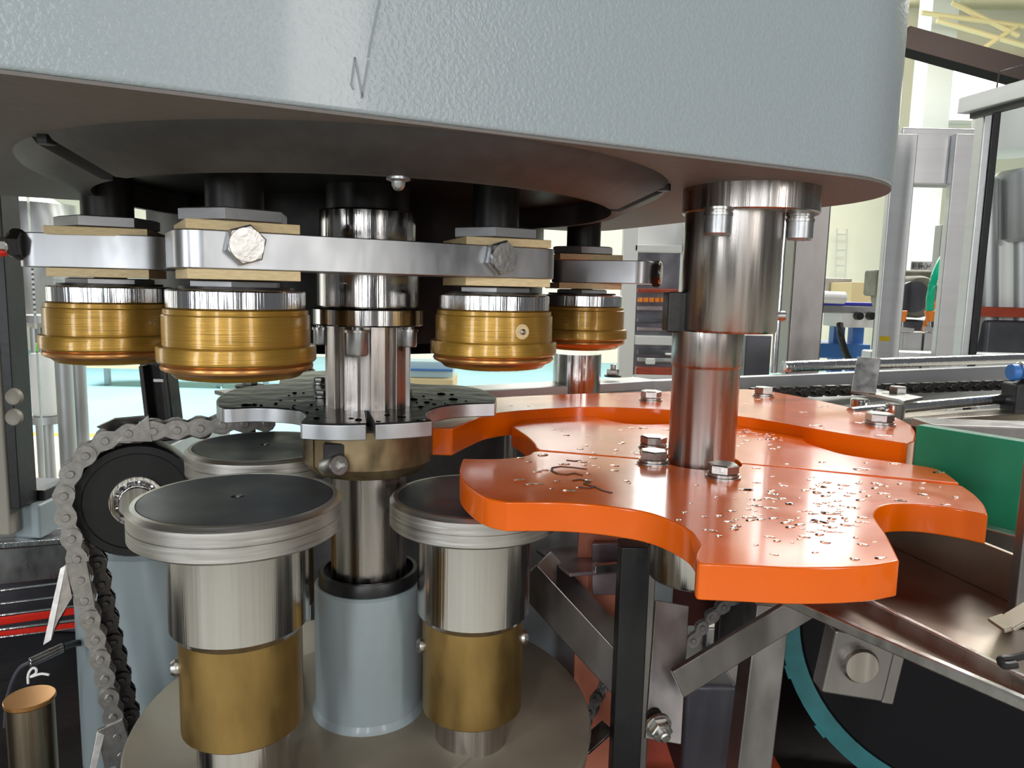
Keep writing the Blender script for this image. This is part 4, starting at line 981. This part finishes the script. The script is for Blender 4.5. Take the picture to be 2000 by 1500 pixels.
# roller
t = thing('chain_roller', 'black plastic roller with ball bearing hub, inside the chain loop', 'roller', Rc)
Mr = nU.to_track_quat('Z', 'Y').to_matrix().to_4x4()
Rr = 114 / FOC * .535
obj('roller_body', G().lathe([(Rr * .96, -.022), (Rr, -.02), (Rr, .003), (Rr * .96, .006), (Rr * .84, .006), (Rr * .82, .0052), (Rr * .43, .005), (Rr * .43, -.01)], 80, Mr), M_blk, t)
br = obj('bearing', G().lathe([(Rr * .36, .002), (Rr * .36, .0062), (Rr * .40, .0066), (Rr * .43, .0066), (Rr * .43, .002)], 56, Mr), M_ring, t)
for i in range(9):
    a = 2 * PI * i / 9; obj('ball', G().lathe([(.0001, -.0016), (.0013, -.0009), (.0016, 0), (.0013, .0009), (.0001, .0016)], 12, Mr @ Matrix.Translation((Rr * .325 * math.cos(a), Rr * .325 * math.sin(a), .0025))), M_ring, br)
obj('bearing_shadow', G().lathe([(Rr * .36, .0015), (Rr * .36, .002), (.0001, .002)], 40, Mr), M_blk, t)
obj('axle', G().lathe([(Rr * .29, -.03), (Rr * .29, .011), (Rr * .27, .0125), (.0001, .0125)], 48, Mr), M_turn, t)
# grey column under roller
a = at(330, 1200, .66)
t = thing('grey_column', 'broad grey painted round column beneath the black roller', 'column', (a.x, a.y, 0))
rad = abs(at(330, 1250, .62).x - at(163, 1250, .62).x)
obj('shell', G().lathe([(rad, .915), (rad, za(300, 1085, .60) - .0), (rad - .006, za(300, 1085, .60) + .004), (.0001, za(300, 1085, .60) + .004)], 72), M_paint2, t)
g = G().bar(at(345, 700, .62), at(312, 830, .62), .022, .012, up=(0, 1, 0))
t = thing('black_chute', 'black slotted metal arm rising behind the chain at left', 'arm', at(320, 760, .62)); L = t.location
obj('arm', G().bar(at(328, 860, .62) - L, at(300, 702, .62) - L, .020, .012, up=(0, 1, 0)), M_blkm, t, .002)
obj('side_flange', G().bar(at(302, 850, .612) - L, at(286, 712, .612) - L, .004, .02, up=(0, 1, 0)), M_blkm, t, .001)
obj('side_flange', G().bar(at(347, 850, .612) - L, at(330, 712, .612) - L, .004, .02, up=(0, 1, 0)), M_blkm, t, .001)
obj('slot_pin', G().box(at(312, 743, .608) - L, (.010, .003, .0028)), M_white, t, .0008)
# small items behind star wheel
for px, lb in ((488, 'small hex screw on dark stud behind the left of steel star'),):
    a = at(px, 752, .62); t = thing('stud_screw', lb, 'screw', a)
    obj('head', G().hexa(.0065, .0, .008), M_bolt, t); obj('stud', G().rod((0, 0, -.06), (0, 0, 0), .004, 12), M_blkm, t); obj('washer', G().lathe([(.012, -.002), (.012, 0)], 20), M_blkm, t)
tag(obj('flat_ledge', G().bar(at(440, 772, .66), at(660, 756, .74), .05, .004), M_frame, bevel=.001), 'dark flat steel ledge behind the steel star wheel', 'ledge')
a = at(596, 745, .72); tag(obj('spacer', G().lathe([(.010, -.02), (.010, 0.012), (.008, .013), (.008, .02)], 28), M_turn, loc=a), 'short turned steel spacer behind the steel star wheel', 'spacer')

# ================================================================== LOWER LEFT
t = thing('infeed_channel', 'grey steel infeed channel crossing the left edge', 'channel', at(60, 1100, .78)); L = t.location
obj('face', G().bar(at(-120, 1118, .74) - L, at(170, 1090, .84) - L, .006, .040), M_plate, t, .001)
obj('top_lip', G().bar(at(-120, 1070, .74) - L, at(170, 1050, .84) - L, .02, .006), M_ring, t, .001)
obj('beige_strip', G().bar(at(-120, 1052, .76) - L, at(170, 1034, .86) - L, .02, .012), M_alu, t, .001)
obj('dark_panel', G().bar(at(-120, 1190, .76) - L, at(170, 1160, .86) - L, .004, .06), M_machd, t, .001)
for py, mt, r in ((1152, M_ring, .0016), (1178, M_ring, .0016), (1200, M_ring, .0016), (1228, M_ring, .0018), (1243, M_ring, .0014)):
    obj('wire', G().rod(at(-100, py + 14, .72) - L, at(165, py - 18, .80) - L, r, 8), mt, t)
tag(obj('red_strip', G().bar(at(-100, 1228, .735), at(165, 1190, .81), .004, .0085), M_red, bevel=.001), 'upper glossy red strip crossing behind the chain at left', 'strip', 'red strips')
tag(obj('red_strip', G().bar(at(-100, 1248, .725), at(165, 1218, .80), .004, .0065), M_red, bevel=.001), 'lower glossy red strip crossing behind the chain at left', 'strip', 'red strips')
a = at(58, 1362, .50); t = thing('bottom_left_canister', 'copper topped steel canister at the bottom left corner', 'canister', (a.x, a.y, a.z))
rr = 44 / FOC * .54
obj('body', G().lathe([(rr * .93, -.16), (rr * .93, -.003)], 48), mat('tan_steel', (.5, .4, .28), 1, .3, SV, .4, .3), t)
obj('lid', G().lathe([(rr * .96, -.003), (rr, -.002), (rr, 0), (rr * .97, .0006), (.0001, .0006)], 56), M_copper, t, label='copper coloured round lid')
g = G().tube(catm([at(55, 1335, .50), at(55, 1318, .50), at(62, 1306, .50), at(70, 1306, .50), at(70, 1315, .50), at(60, 1322, .50), at(80, 1316, .50), at(96, 1318, .50)]), .0009, 8)
tag(obj('wire_tie', g, M_white), 'twisted pale wire tie on the copper topped canister', 'wire')
g = G(); 
for o1 in (0, 6): g.rod(at(58, 1292 + o1, .56), at(122, 1262 + o1, .58), .0028, 12)
tag(obj('cable_joint', g, M_plate), 'pair of pale cable sleeves above the copper topped canister', 'sleeve')
tag(obj('grey_cable', G().tube(catm([at(10, 1420, .56), at(15, 1360, .56), at(35, 1310, .56), at(58, 1294, .56)]), .0016), M_machd), 'thin dark cable running to the pale cable sleeves', 'cable')
tag(obj('lower_cable', G().tube(catm([at(122, 1264, .58), at(150, 1256, .60), at(190, 1254, .62)]), .0028), M_blk), 'black cable leaving the pale sleeves behind the chain', 'cable')
tag(obj('dark_cabinet', G().box((-.55, .92, 1.0), (.5, .1, .17)), M_machd, bevel=.003), 'dark machine cabinet filling the lower left behind the canister', 'cabinet')
